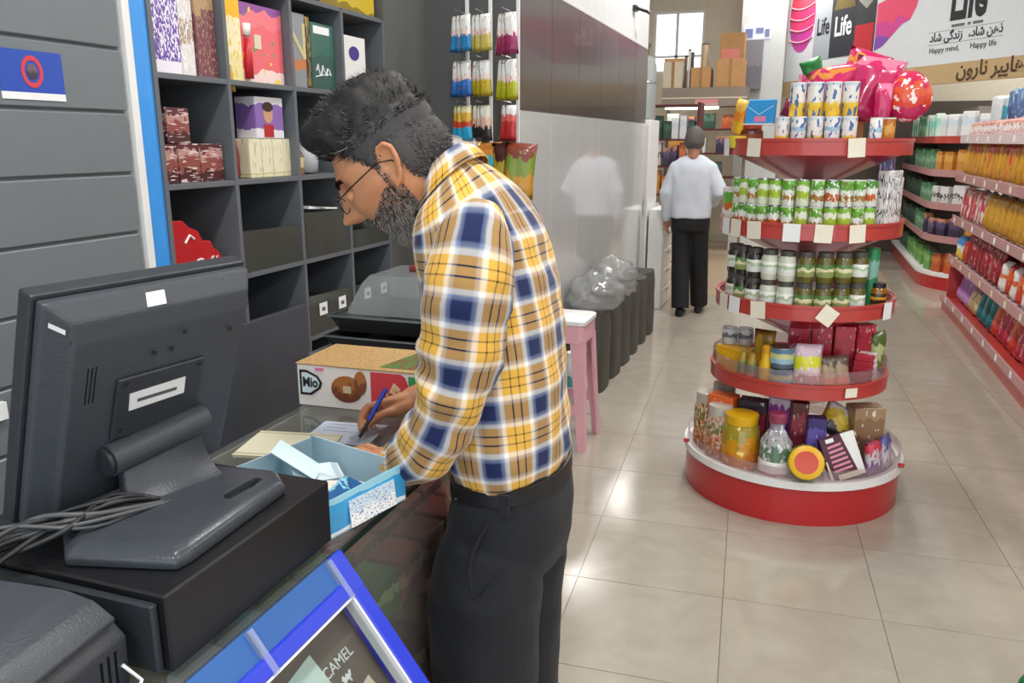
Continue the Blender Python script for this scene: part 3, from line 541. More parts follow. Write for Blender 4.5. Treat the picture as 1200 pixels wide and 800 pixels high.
MB().rings([[(x * k_, y * k_, z_) for x, y in ((-.2, -.17), (.2, -.17), (.2, .17), (-.2, .17))] for k_, z_ in ((1, .0), (.98, .02), (.8, .1), (.7, .125))], cap=False).add([(-.14, -.119, .125), (.14, -.119, .125), (.14, .119, .125), (-.14, .119, .125)], [(0, 1, 2, 3)]).build('dome', glass('cover_plastic', 'dfe5e6', 1.2, .12, .22), t, smooth=30)
MB().b2((-.05, -.01, .125), (.05, .01, .145)).build('handle', mat('handle_red', '7a2228', .5), t, bevel=.004)
# ================================================================ soft packs, cans and jars
PM = {}
def pouch_me(w, h, d, mt, seed=0, crimp=.08, lump=.35):
    k = ('p', w, h, d, mt.name, seed)
    if k in PM: return PM[k]
    nx, nz = 8, 9; mb = MB(); g = {}
    for sgn in (-1, 1):
        for i in range(nx + 1):
            for j in range(nz + 1):
                u, v = i / nx * 2 - 1, j / nz
                if sgn == 1 and (i in (0, nx) or j in (0, nz)): g[(1, i, j)] = g[(-1, i, j)]; continue
                e = max(0, (1 - abs(u) ** 3.0)) ** .6 * max(0, min(1, v / crimp / 1.6)) ** .6 * max(0, min(1, (1 - v) / crimp / 1.6)) ** .7
                nv = noise.noise(Vector((u * 1.7 + seed, v * 2.2, sgn + seed * 3.1)))
                y = sgn * d / 2 * e * (1 + lump * nv); x = u * w / 2 * (1 - .07 * math.sin(PI * v)) + .02 * w * nv; z = v * h
                g[(sgn, i, j)] = len(mb.v); mb.v.append((x, y, z))
    for sgn in (-1, 1):
        for i in range(nx):
            for j in range(nz):
                mb.f.append((g[(sgn, i, j)], g[(sgn, i + 1, j)], g[(sgn, i + 1, j + 1)], g[(sgn, i, j + 1)])); mb.mi.append(0)
    PM[k] = mb.mesh('pouch', mt, smooth=True); return PM[k]
def lathe_me(key, prof, mt, n=18):
    k = (key, mt.name)
    if k not in PM: PM[k] = MB().lathe(prof, n).mesh(key, mt, smooth=35)
    return PM[k]
def box_me(key, d, mt, bevel=.003):
    k = (key, d, mt.name)
    if k not in PM: PM[k] = MB().b2((-d[0] / 2, -d[1] / 2, 0), (d[0] / 2, d[1] / 2, d[2])).mesh(key, mt, bevel=bevel)
    return PM[k]
def can(loc, r, h, mt, label, group=None, name='food_can', cat='can', lidm=None, rz=0):
    o = put(name, lathe_me('can%.3f_%.3f' % (r, h), [(r * .94, 0), (r, .003), (r, h * .95), (r * .93, h * .97)], mt), None, loc, (0, 0, rz)); tag(o, label, cat, group)
    put('lid', lathe_me('canlid%.3f_%.3f' % (r, h), [(r * .96, h * .955), (r * 1.0, h * .96), (r * 1.0, h), (r * .9, h), (r * .88, h * .985)], lidm or M_steel), o); return o
def jar(loc, r, h, mt, lidm, label, group=None, labm=None, name='glass_jar', cat='jar', rz=0):
    o = put(name, lathe_me('jar%.3f_%.3f' % (r, h), [(r * .9, 0), (r, .006), (r, h * .72), (r * .85, h * .82), (r * .8, h * .84)], mt), None, loc, (0, 0, rz)); tag(o, label, cat, group)
    put('lid', lathe_me('jarlid%.3f_%.3f' % (r, h), [(r * .87, h * .83), (r * .87, h * .99), (r * .8, h)], lidm), o)
    if labm: put('label_band', lathe_me('jarlab%.3f_%.3f' % (r, h), [(r * 1.0, h * .2), (r * 1.015, h * .21), (r * 1.015, h * .6), (r * 1.0, h * .61)], labm), o)
    return o
W1 = (1, 1, 1)
# ================================================================ hanging snack rack in front of the cold-room end panel
rk = empty('snack_rack', (-1.46, 3.86, 0)); tag(rk, 'white wire rack with hanging sweets in front of the grey end panel', 'rack')
for x in (-.13, -.01, .13): MB().b2((x - .007, -.007, .02), (x + .007, .007, 2.5)).build('upright', M_chrome, rk)
for z in (.02, 1.296, 2.48): MB().b2((-.14, -.006, z), (.14, .006, z + .012)).build('crossbar', M_chrome, rk)
MB().b2((-.17, -.14, 0), (.17, .12, .02)).build('base', M_chrome, rk, bevel=.004)
MB().b2((-.16, -.15, 1.30), (.2, .0, 1.308)).build('tray', M_chrome, rk)
for z in (2.17, 1.965, 1.76):
    for x in (-.155, -.055, .075): MB().tube([(x + .02, .0, z), (x + .02, -.13, z + .004)], .003, 6).build('hook', M_steel, rk)
sp_ = lambda n, c, c2: pack(n, [(0, c), (.3, c2), (.46, 'e8d9d3'), (.62, 'e9ecea'), (.8, 'dfe2df')], .12, 5, [('c8342e', .66, 7, W1)], rough=.25)
snk = [('blue', sp_('snack_blue', '1f86c0', '1f7fbf')), ('pale yellow', sp_('snack_straw', 'cdbf5a', 'c9b96a')), ('magenta', sp_('snack_magenta', '8f1f56', '9c2a62')), ('deep blue', sp_('snack_dblue', '2466b4', '2f76c4')), ('mustard', sp_('snack_mustard', 'b8a51a', 'c2ae22')), ('lime', sp_('snack_lime', 'aab012', 'b5b81f')), ('cyan and orange', pack('snack_cyan', [(0, '2aa3cf'), (.38, 'c8452a'), (.55, 'e0b23a'), (.8, 'e6e2b4')], .1, 5)), ('black', pack('snack_black', [(0, '2a2620'), (.4, 'd9b6a4'), (.65, 'dfe0cf')], .18, 5)), ('red', pack('snack_red', [(0, 'b82c2c'), (.55, 'd9625c'), (.72, 'e6e6e8')], .1, 5))]
for row, z in enumerate((2.155, 1.95, 1.745)):
    for c, x in enumerate((-.145, -.045, .085)):
        nm, mt = snk[row * 3 + c]; n = 2 if c == 2 and row == 2 else 3
        for k in range(n):
            w_ = .062 if n == 3 else .06; h_ = .165 + .02 * (c == 2 and row < 2)
            tag(put('sweet_packet', pouch_me(w_, h_, .022, mt, k), None, (-1.46 + x + .02 + (k - (n - 1) / 2) * .036, 3.86 - .075 - .02 * k, z - h_), (R(-3), R((k - 1) * -4), R(random.uniform(-9, 9)))), ['rearmost ', 'middle ', 'foremost '][k + (n == 2)] + nm + ' sweet packet with a white header on the wire rack', 'sweet packet', nm + ' sweet packets')
chip = [('orange and green', pack('chip_a', [(0, 'd98a2a'), (.4, '7a9a2c'), (.7, 'd99a3a')], .3, 4), -.10), ('turquoise', pack('chip_b', [(0, '2fb0bf'), (.55, '34b8c6'), (.75, 'd98f3a')], .2, 4), .0), ('brown and orange', pack('chip_c', [(0, 'c77a2a'), (.45, 'b8a03a'), (.7, '4a1f1a')], .3, 4), .1), ('green and rust', pack('chip_d', [(0, 'c08a2a'), (.4, '7a8f30'), (.75, '7a3220')], .3, 4), .165), ('pink and white', pack('chip_e', [(0, 'c9464e'), (.5, 'd9787a'), (.75, 'e9e0dc')], .2, 4), -.15)]
for k, (nm, mt, x) in enumerate(chip):
    tag(put('crisp_packet', pouch_me(.16, .265 if k < 4 else .30, .05, mt, k + 3), None, (-1.46 + x, 3.80 - .022 * k, 1.3085), (R(-8), R(4 * (k - 2)), R(8 * (k - 2)))), nm + ' crisp packet on the tray below the hanging sweets', 'crisp packet')

# ================================================================ pink stool, bottles, dark sacks, plastic bags
sx = empty('plastic_stool', (-1.125, 4.03, 0)); sx.scale.z = .955; tag(sx, 'pale pink plastic stool with a white seat behind the man', 'stool')
M_pink = mat('pale_pink_plastic', 'dfa9b3', .4)
def sq(h, z, r=.03):
    o = []
    for cx, cy, a0 in ((h - r, h - r, 0), (-h + r, h - r, 90), (-h + r, -h + r, 180), (h - r, -h + r, 270)):
        for k in range(4): o.append((cx + r * math.cos(R(a0 + 30 * k)), cy + r * math.sin(R(a0 + 30 * k)), z))
    return o
MB().rings([sq(.137, .695), sq(.142, .70), sq(.142, .72), sq(.134, .727)]).build('seat', M_white, sx, smooth=40)
MB().rings([sq(.138, .60), sq(.136, .695)], cap=False).rings([sq(.130, .695), sq(.132, .60)], cap=False).rings([sq(.132, .60), sq(.138, .60)], cap=False).build('apron', M_pink, sx, smooth=40)
for a, b in ((1, 1), (-1, 1), (-1, -1), (1, -1)):
    t_, o_ = .135, .165
    lg = MB()
    for (p, q) in (((0, -.07), (0, -.055)), ((-.07, 0), (-.055, 0))):
        top = [(a * t_, b * t_), (a * (t_ + p[0]), b * (t_ + p[1])), (a * (t_ + p[0] - (.012 if p[0] == 0 else 0)), b * (t_ + p[1] - (.012 if p[1] == 0 else 0))), (a * (t_ - .012), b * (t_ - .012))]
        bot = [(a * o_, b * o_), (a * (o_ + q[0] * .75), b * (o_ + q[1] * .75)), (a * (o_ + q[0] * .75 - (.012 if q[0] == 0 else 0)), b * (o_ + q[1] * .75 - (.012 if q[1] == 0 else 0))), (a * (o_ - .012), b * (o_ - .012))]
        lg.rings([[(x, y, 0) for x, y in bot], [(x, y, .62) for x, y in top]])
    lg.build('leg', M_pink, sx)
for y in (-.15, .14): MB().b2((-.146, y, .2), (.146, y + .01, .26)).build('stretcher', M_pink, sx)
for k, (x, y, c, h_) in enumerate([(-1.13, 4.52, 'b7cdd2', .30), (-1.22, 4.6, '5aa7ad', .34)]):
    o = can((x, y, 0), .048, h_, pack('water_%d' % k, [(0, 'd5dde0'), (.3, c), (.6, 'dbe3e6')], .06, 3, rough=.15), ['pale', 'teal'][k] + ' labelled water bottle on the floor beside the pink stool', None, 'water_bottle', 'bottle', M_white)
M_sack = mat('charcoal_woven_sack', '45443f', .6, var=.3, scale=60, bump=.6)
for k in range(6):
    y = 5.02 + .34 * k; mb = MB(); n = 20; rs = []
    for j in range(13):
        v = j / 12; z = .52 * v; rr_ = []
        for i in range(n):
            a = 2 * PI * i / n; e = 4.0; ca, sa = math.cos(a), math.sin(a)
            q = (abs(ca) ** e + abs(sa) ** e) ** (-1 / e); nv = noise.noise(Vector((ca * 1.3 + k * 5, sa * 1.3, z * 5)))
            f = 1 - .10 * max(0, v - .8) * 5 + .05 * nv
            rr_.append((ca * q * .135 * f, sa * q * .155 * f, z + .02 * nv * v))
        rs.append(rr_)
    tag(mb.rings(rs).build('grain_sack', M_sack, None, (-1.245, y, .0), smooth=60), ['full charcoal sack standing directly under the crumpled clear bag', 'full charcoal sack second in the row along the glossy wall', 'full charcoal sack third in the row along the glossy wall', 'full charcoal sack fourth in the row along the glossy wall', 'full charcoal sack fifth in the row along the glossy wall', 'full charcoal sack at the far end of the row'][k], 'sack', 'charcoal sacks along the glossy wall')
G_bag = glass('crumpled_clear_film', 'e6e8e8', 1.8, .12, .16)
for k, (x, y, z, rx_, ry_, rz_, lab) in enumerate([(-1.21, 5.06, .53, .19, .2, .15, 'crumpled clear plastic bag lying on the first charcoal sack'), (-1.22, 5.62, .53, .17, .22, .17, 'crumpled clear plastic bag lying on the middle charcoal sacks')]):
    bm = bmesh.new(); bmesh.ops.create_icosphere(bm, subdivisions=4, radius=1)
    for v in bm.verts:
        q = v.co.copy(); nv = noise.multi_fractal(q * 2.1 + Vector((k * 7, 0, 0)), 1, 2, 4); rgd = 1 - abs(noise.noise(q * 3.3 + Vector((k, 4, 1))))
        f = .62 + .16 * nv + .22 * rgd; v.co = Vector((q.x * rx_ * f, q.y * ry_ * f, max(-.02, q.z * rz_ * f + .07)))
    me = bpy.data.meshes.new('film'); bm.to_mesh(me); bm.free(); me.materials.append(G_bag)
    for p in me.polygons: p.use_smooth = True
    tag(put('plastic_bag', me, None, (x, y, z + .022)), lab, 'plastic bag')

# ================================================================ round island display
IC = Vector((.04, 3.84, 0))
isl = empty('island_display', IC); tag(isl, 'round five-tier red island display full of groceries on the tiled floor', 'display stand')
def ring(name, r0, r1, z0, z1, mt, n=56): return MB().lathe([(r0, z0), (r1, z0), (r1, z1), (r0, z1), (r0, z0)], n, cap=False).build(name, mt, isl, smooth=30)
MB().lathe([(.475, 0), (.475, .165), (.46, .17)], 64).build('plinth', M_red, isl, smooth=30)
ring('white_band', .455, .487, .165, .198, M_white)
M_deck = mat('pale_shelf_deck', 'c9b6b8', .4)
tiers = [(.16, .465), (.53, .385), (.865, .38), (1.195, .378), (1.528, .382)]
MB().lathe([(.46, .168), (.46, .174)], 48).build('deck', M_deck, isl)
for z, r in tiers[1:]:
    MB().lathe([(r - .015, z + .012), (r - .015, z + .022)], 48).build('deck', M_deck, isl)
    ring('price_rail', r - .014, r, z - .004, z + .058, M_rail)
    ring('rail_lip', r - .003, r + .004, z + .05, z + .062, M_rail)
    MB().lathe([(.05, z - .14), (r - .03, z + .0), (r - .03, z + .008)], 40).build('bracket_cone', M_red, isl, smooth=30)
MB().lathe([(.05, .17), (.05, 1.54)], 20).build('column', M_chrome, isl, smooth=30)
for z, r in ((.198, .47), (.594, .375)): ring('clear_guard', r, r + .003, z, z + .05, glass('guard_acrylic', 'f4eef0', 1.2, .05, .08))
for a in (-68, 68):
    MB().lathe([(.0, -.01), (.012, -.006), (.014, .006), (.0, .012)], 12).build('red_knob', M_red, isl, (.495 * math.sin(R(a)), -.495 * math.cos(R(a)), .215), smooth=True)
for tz, r, angs in ((1.548, .389, (-68, -38, 22)), (1.215, .385, (-62, -50, -34, -10, 8, 28)), (.885, .387, (-58, -46, -27, 14, 60))):
    for k, a in enumerate(angs):
        MB().b2((-.034, -.0015, -.03), (.034, .0, .042)).build('price_tag', M_tag if (k + int(tz * 10)) % 3 else M_paper, isl, (r * math.sin(R(a)), -r * math.cos(R(a)), tz), (0, R([0, 2, -3][k % 3]) if not (tz < .9 and k == 3) else R(35), R(a)))
MB().b2((-.028, -.0015, -.02), (.028, 0, .02)).build('price_tag', M_tag, isl, (.393 * math.sin(R(34)), -.393 * math.cos(R(34)), .56), (0, 0, R(34)))
def ip(L, r, z):
    a = math.asin(max(-.999, min(.999, L / r))); return (IC.x + r * math.sin(a), IC.y - r * math.cos(a), z), a
T1, T2, T3, T4, T0 = 1.551, 1.218, .888, .553, .1745
# top tier
mk = [pack('milk_tin_yellow', [(0, 'e6b92f'), (.3, 'e9c84a'), (.42, 'e9e6df'), (.9, 'c9d6de')], .12, 4, [('3f6aa0', .6, 3.5, W1)]), pack('milk_tin_white', [(0, 'd9a53a'), (.18, 'e6e6e4'), (.55, '9fc2d4'), (.7, 'ecebe8')], .12, 4, [('4a6fb0', .6, 3.5, W1)])]
for k, L in enumerate((-.135, -.073, -.011, .051, .113)):
    p, a = ip(L, .325, T1); can(p, .0295, .122, mk[1 if k % 2 else 0], ['yellow based', 'pale blue banded'][k % 2] + ' milk tin in the lower row, ' + nth(k) + ' from the syrup jar', ['yellow milk tins, lower row', 'pale milk tins, lower row'][k % 2], 'milk_tin', 'tin', M_white)
for k, L in enumerate((-.085, -.02, .045, .11)):
    p, a = ip(L, .285, T1 + .1235); 
    can(p, .031, .130, mk[0], 'yellow and white milk tin in the upper row, ' + nth(k) + ' from the blue carton', 'yellow milk tins, upper row', 'milk_tin', 'tin', M_white)
for k, L in enumerate((-.095, -.035, .03, .095)):
    p, a = ip(L, .262, T1); can(p, .0285, .1225, mk[1], 'pale milk tin behind the front row, ' + nth(k) + ' from the blue carton', 'milk tins of the back row', 'milk_tin', 'tin', M_white)
for k, L in enumerate((.215, .262)):
    p, a = ip(L, .325, T1); can(p, .0235 + .004 * k, .118, mk[1 - k] if k == 0 else pack('orange_tin', [(0, 'c97f2a'), (.5, 'd9a24a'), (.8, 'b86a22')], .2, 4), ['pale milk tin standing apart under the pink bags', 'orange tin under the pink ball shaped bag'][k], None, 'milk_tin', 'tin', M_white)
p, a = ip(-.265, .30, T1); jar(p, .05, .095, mat('brown_syrup', '5c2a18', .15, coat=.6), mat('jar_lid_orange', 'c0482a', .4), 'brown syrup jar under the blue folder on the top tier', None, mat('syrup_label', '7a3a20', .4))
o = tag(put('blue_folder', None, None, (IC.x - .23, IC.y - .2, T1 + .097), (R(-6), 0, R(-20))), 'bright blue envelope shaped carton on the top tier of the island', 'carton')
MB().b2((-.062, -.012, 0), (.062, .012, .098)).build('body', mat('azure_card', '2f8fce', .4), o, bevel=.004)
MB().prism([(-.058, .07), (0, .035), (.058, .07), (.058, .074), (0, .039), (-.058, .074)], -.0135, -.0121, 1).build('flap_line', mat('pale_line', '9fc9e6', .5), o); MB().b2((-.02, -.0135, .008), (.03, -.0121, .03)).build('pink_label', mat('pink_label', 'd97a9a', .5), o)
MB().b2((-.066, -.02, -.004), (.066, .02, 0)).build('base_card', M_white, o)
pm_ = lambda n, *a, **k: pack(n, *a, **k)
tag(put('snack_pouch', pouch_me(.075, .15, .03, pm_('amber_pouch', [(0, 'd9a81f'), (.4, 'e0861f'), (.7, 'e9b94a')], .3, 4), 1), None, (IC.x - .325, IC.y - .14, T1 + .052), (0, R(12), R(-45))), 'orange and yellow snack pouch at the end of the top tier', 'pouch')
tag(put('yellow_tub', lathe_me('tub', [(.03, 0), (.038, .04), (.038, .05)], mat('lemon_plastic', 'd9c93a', .4)), None, (IC.x - .315, IC.y - .175, T1)), 'small yellow tub under the orange pouch on the top tier', 'tub')
tag(put('maroon_pouch', pouch_me(.075, .07, .03, pm_('maroon_pouch', [(0, '6a1432'), (.5, '8c1f42')], .2, 3), 2), None, (IC.x - .12, IC.y - .19, T1 + .12), (0, R(20), R(-10))), 'small maroon pouch beside the blue carton on the top tier', 'pouch')
pk = pack('magenta_pouch', [(0, 'b81a5a'), (.35, 'c7265f'), (.6, 'd98a3f'), (.75, 'c42460')], .3, 3, [('d98a3f', .7, 4, W1)], rough=.2)
pk2 = pack('magenta_pouch_b', [(0, 'a8124e'), (.55, 'c92a66'), (.85, 'e07a9a')], .25, 3, None, rough=.2)
for k, (x, y, z, w_, h_, rt, mt, lab) in enumerate([(.07, -.06, .20, .26, .15, (R(-25), R(-8), R(-8)), pk, 'large magenta and orange snack bag lying over the milk tins'), (.19, -.1, .1, .2, .26, (R(-8), R(10), R(10)), pk2, 'tall magenta snack bag beside the milk tins'), (-.02, -.02, .22, .2, .1, (R(-40), R(6), R(-14)), pk2, 'folded magenta snack bag behind the milk tins'), (.15, -.02, .24, .18, .16, (R(-15), R(18), R(6)), pk, 'upper magenta and orange snack bag leaning on the pink heap'), (.24, -.14, .0, .07, .25, (0, 0, R(10)), pk2, 'narrow dark magenta bag between the tins of the top tier')]):
    tag(put('snack_bag', pouch_me(w_, h_, .07 if k != 4 else .05, mt, k + 9, lump=.6), None, (IC.x + x, IC.y + y, T1 + z + .002), rt), lab, 'snack bag')
bm = bmesh.new(); bmesh.ops.create_icosphere(bm, subdivisions=3, radius=1)
for v in bm.verts:
    q = v.co.copy(); f = 1 + .1 * noise.noise(q * 2.5); v.co = Vector((q.x * .085 * f, q.y * .05 * f, q.z * .1 * f + .1))
me = bpy.data.meshes.new('ball'); bm.to_mesh(me); bm.free(); me.materials.append(pack('ball_bag_print', [(0, 'c2255c'), (.3, 'd9432e'), (.5, 'e05a34'), (.72, 'cc2a55')], .3, 5, [('f6e2dc', .62, 7, W1)], rough=.2))
for p_ in me.polygons: p_.use_smooth = True
tag(put('ball_bag', me, None, (IC.x + .335, IC.y - .1, T1 + .1)), 'round red and pink snack bag bulging over the top tier edge', 'snack bag')
tag(put('green_pouch', pouch_me(.09, .07, .04, mat('leafy_green_film', '1f7a34', .35), 4), None, (IC.x - .03, IC.y + .03, T1 + .30), (R(10), R(-20), 0)), 'small green pouch tip above the heap of milk tins', 'pouch')
tag(put('support_carton', box_me('sup', (.3, .12, .2), M_card), None, (IC.x + .03, IC.y + .0, T1)), 'plain brown carton propping up the pink bags', 'carton')
# second tier: two layers of green-labelled tins
gm = [pack('veg_tin_green', [(0, 'd8ded2'), (.2, 'a9803a'), (.42, 'dfe6dc'), (.62, '5fa02c'), (.85, '6fb53a')], .18, 5, [('8c2a20', .66, 6, W1), ('f2f5ee', .62, 5, W1)]), pack('veg_tin_orange', [(0, 'dfe4da'), (.2, 'c9622a'), (.5, 'e6ebe2'), (.7, '4f8f28')], .18, 5, [('f2f5ee', .6, 5, W1)]), pack('veg_tin_lime', [(0, 'dce6c8'), (.3, 'a9c23a'), (.6, 'e4ead6'), (.8, '7fb52f')], .18, 5)]
gn = ['green and white', 'orange and green', 'lime']
for lay in range(2):
    for k in range(12):
        a = R(-64 + 9.6 * k); c = [0, 1, 0, 0, 1, 0, 2, 0, 2, 2, 0, 2][(k + lay * 5) % 12]
        can((IC.x + .33 * math.sin(a), IC.y - .33 * math.cos(a), T2 + .1065 * lay), .0262, .105, gm[c], gn[c] + ' vegetable tin, ' + nth(11 - k) + ' from the striped packets, ' + ['lower', 'upper'][lay] + ' layer of the second tier', gn[c] + ' tins, ' + ['lower', 'upper'][lay] + ' layer', lidm=M_steel if c else M_white)
tag(put('salt_carton', box_me('salt', (.05, .05, .16), pack('green_salt', [(0, 'dfe6dc'), (.4, 'c96a2a'), (.6, '5fae3a'), (.85, 'e9efe6')], .12, 4)), None, (IC.x - .348, IC.y + .0, T2), (0, 0, R(-70))), 'tall white and green carton at the end of the second tier', 'carton')
zb = pack('zebra_print', [(0, '7a2a34'), (.1, 'e6e4e4'), (.3, '2a2a2e'), (.38, 'e9e8e8'), (.55, '2c2c30'), (.62, 'e6e6e6'), (.8, '38383c'), (.86, 'e8e8e8')], .25, 6, [('d9d0d0', .6, 9, W1)])
for k, a in enumerate((56, 63, 71, 79)):
    tag(put('striped_packet', box_me('zebra', (.042, .05, .245 - .03 * (k % 2)), zb), None, (IC.x + .335 * math.sin(R(a)), IC.y - .335 * math.cos(R(a)), T2), (0, 0, R(a))), 'black and white striped packet, ' + nth(k) + ' after the vegetable tins of the second tier', 'packet', 'striped packets')
tag(put('violet_carton', box_me('violet', (.06, .06, .3), pack('violet_print', [(0, '4a3a7a'), (.5, '5f4f9a'), (.8, '4f3f86')], .1, 4, [('c9c2e2', .62, 7, W1)])), None, (IC.x + .29, IC.y - .0, T2), (0, 0, R(80))), 'tall violet carton behind the striped packets', 'carton')
# third tier: pickle jars, two layers
ol = mat('olive_brine', '5d5518', .15, coat=.6); dkj = mat('dark_brine', '2c2a20', .15, coat=.6); lidm = mat('dark_grey_lid', '4a4944', .4); wj = mat('pale_cream_brine', 'c9ccbb', .2, coat=.5)
lb1 = pack('olive_label', [(0, '8f9a5a'), (.4, 'd6d2a8'), (.7, '4f7a3a')], .3, 3); lb2 = pack('white_label', [(0, 'dfe3da'), (.5, 'a9bf9a'), (.75, 'e6e8e0')], .3, 3)
seq = [(dkj, lb2, 'dark green'), (dkj, lb1, 'dark green'), (dkj, lb2, 'dark green'), (wj, lb2, 'pale'), (wj, lb2, 'pale'), (ol, lb1, 'olive'), (ol, lb1, 'olive'), (ol, lb1, 'olive'), (ol, lb2, 'olive')]
for lay in range(2):
    for k, (m1, m2, nm) in enumerate(seq):
        a = R(-66 + 13.2 * k)
        jar((IC.x + .322 * math.sin(a), IC.y - .322 * math.cos(a), T3 + .127 * lay), .0355, .126, m1, lidm, nm + ' pickle jar, ' + nth(8 - k) + ' from the emerald tin, ' + ['lower', 'upper'][lay] + ' layer of the third tier', nm + ' pickle jars, ' + ['lower', 'upper'][lay] + ' layer', m2)
jar((IC.x + .322 * math.sin(R(67)), IC.y - .322 * math.cos(R(67)), T3), .036, .11, mat('amber_brine', '8a5a12', .15, coat=.6), M_black, 'amber honey jar with a black lid at the end of the third tier', None, pack('amber_lab', [(0, '3a2c12'), (.4, 'c98f1f'), (.7, '2f2410')], .2, 3))
tag(put('tall_green_tin', lathe_me('tallg', [(.028, 0), (.03, .004), (.03, .25), (.026, .256)], pack('emerald_tin', [(0, '1f7a4a'), (.5, '7fb5a4'), (.8, '1f8a50')], .1, 3)), None, (IC.x + .262, IC.y - .12, T3)), 'tall emerald green tin behind the amber jar', 'tin')
# fourth tier: mixed groceries
F4 = lambda L, r=.31: ip(L, r, T4)[0]
for k, (L, z) in enumerate(((-.30, .127), (-.23, .127))):
    can((IC.x + L, IC.y - .1, T4 + z), .034, .075, pack('grey_can_print', [(0, 'b9bcc2'), (.4, '6a6f78'), (.7, 'c9ccd2')], .2, 4), ['outer', 'inner'][k] + ' small grey tin stacked on the yellow tea carton', 'grey tins on the fourth tier')
tag(put('yellow_carton', box_me('ylw', (.15, .1, .125), pack('canary_print', [(0, 'd99a12'), (.15, 'eab416'), (.85, 'e0a814')], .05, 3, [('f4e6b4', .68, 5, W1)])), None, (IC.x - .265, IC.y - .14, T4), (0, 0, R(-38))), 'bright yellow tea carton on the fourth tier', 'carton')
for k, L in enumerate((-.225, -.185, -.205)):
    p, a = ip(L, .345 - .05 * (k == 2), T4 + .0); tag(put('spice_jar', lathe_me('spice', [(.02, 0), (.024, .004), (.024, .10), (.016, .115), (.016, .135)], pack('spice_mix', [(0, 'c9652a'), (.4, '6a7a3a'), (.7, 'a9862a')], .4, 4)), None, p), ['spice jar at the outer side of three before the yellow carton', 'spice jar next to the mustard bottle before the yellow carton', 'spice jar behind the two others before the yellow carton'][k], 'jar', 'small spice jars')
p, a = ip(-.13, .345, T4); o = tag(put('mustard_bottle', lathe_me('must', [(.02, 0), (.025, .004), (.025, .10), (.017, .125), (.017, .145)], mat('mustard_yellow', 'd9ae12', .35)), None, p), 'small yellow mustard bottle at the front of the fourth tier', 'bottle')
put('cap', lathe_me('mustcap', [(.018, .145), (.018, .175), (.01, .182)], mat('mustard_cap', 'c98f0f', .4)), o)
bt_ = pack('sardine_tin', [(0, '4a5a6a'), (.25, '8fb5c4'), (.5, 'c9c88a'), (.75, '5a7a92')], .1, 4)
for k, z in enumerate((0, .0915)):
    p, a = ip(-.065, .315, T4 + z); can(p, .052, .09, bt_, ['blue grey round tin at the bottom of the pair on the fourth tier', 'blue grey round tin stacked on another on the fourth tier'][k])
p, a = ip(.04, .33, T4); tag(put('yellow_packet', pouch_me(.12, .2, .05, pack('lemon_packet', [(0, 'b86a72'), (.35, 'd9c0c4'), (.5, 'd3d22a'), (.75, 'c9b0c0')], .15, 4, [('f2e9ea', .64, 7, W1)]), 5), None, p, (R(-6), 0, a)), 'pink and acid yellow packet at the front of the fourth tier', 'packet')
tag(put('yellow_packet', pouch_me(.10, .22, .05, pack('ochre_packet', [(0, 'c9861f'), (.5, 'b89a2a'), (.8, '8a6a2a')], .3, 4), 6), None, (IC.x - .15, IC.y - .2, T4), (R(-6), 0, R(-20))), 'ochre spice packet behind the mustard bottle', 'packet')
for k, (x, y, r_) in enumerate(((.0, -.15, -4), (.09, -.15, 3), (.18, -.14, 10), (.26, -.08, 30))):
    tag(put('red_carton', box_me('redc', (.085, .06, .255), pack('crimson_print', [(0, '8c1626'), (.5, 'a31a30'), (.8, 'c42a46')], .2, 4, [('e0b4bc', .68, 9, W1)])), None, (IC.x + x, IC.y + y, T4), (0, 0, R(r_))), 'crimson carton at the back of the fourth tier, ' + nth(3 - k) + ' from the herb pouch', 'carton', 'crimson cartons')
for k, L in enumerate((.13, .185)):
    p, a = ip(L, .33, T4); tag(put('date_packet', pouch_me(.08, .15, .05, pack('date_packet', [(0, 'c9622a'), (.4, 'a08a72'), (.75, '5a4c42')], .25, 4), 7 + k), None, p, (R(-14), 0, a)), ['orange and taupe date packet next to the acid yellow packet', 'orange and taupe date packet next to the wafer boxes'][k], 'packet', 'date packets')
for k in range(6):
    p, a = ip(.275, .325, T4 + .024 * k); tag(put('wafer_box', box_me('wafb', (.1, .07, .0232), pack('wafer_box_print', [(0, 'a82a3c'), (.5, 'e0d6d8')], .2, 4, axis=0)), None, p, (0, 0, a + R(3 * k))), 'flat red and white wafer box, ' + nth(k) + ' from the bottom of its stack', 'box', 'stacked wafer boxes')
tag(put('herb_pouch', pouch_me(.11, .19, .05, pack('herb_pouch', [(0, '6a7a3a'), (.45, 'b9c98a'), (.7, '4f6a30')], .3, 4), 9), None, (IC.x + .325, IC.y - .05, T4 + .03), (0, 0, R(60))), 'green herb pouch at the end of the fourth tier', 'pouch')
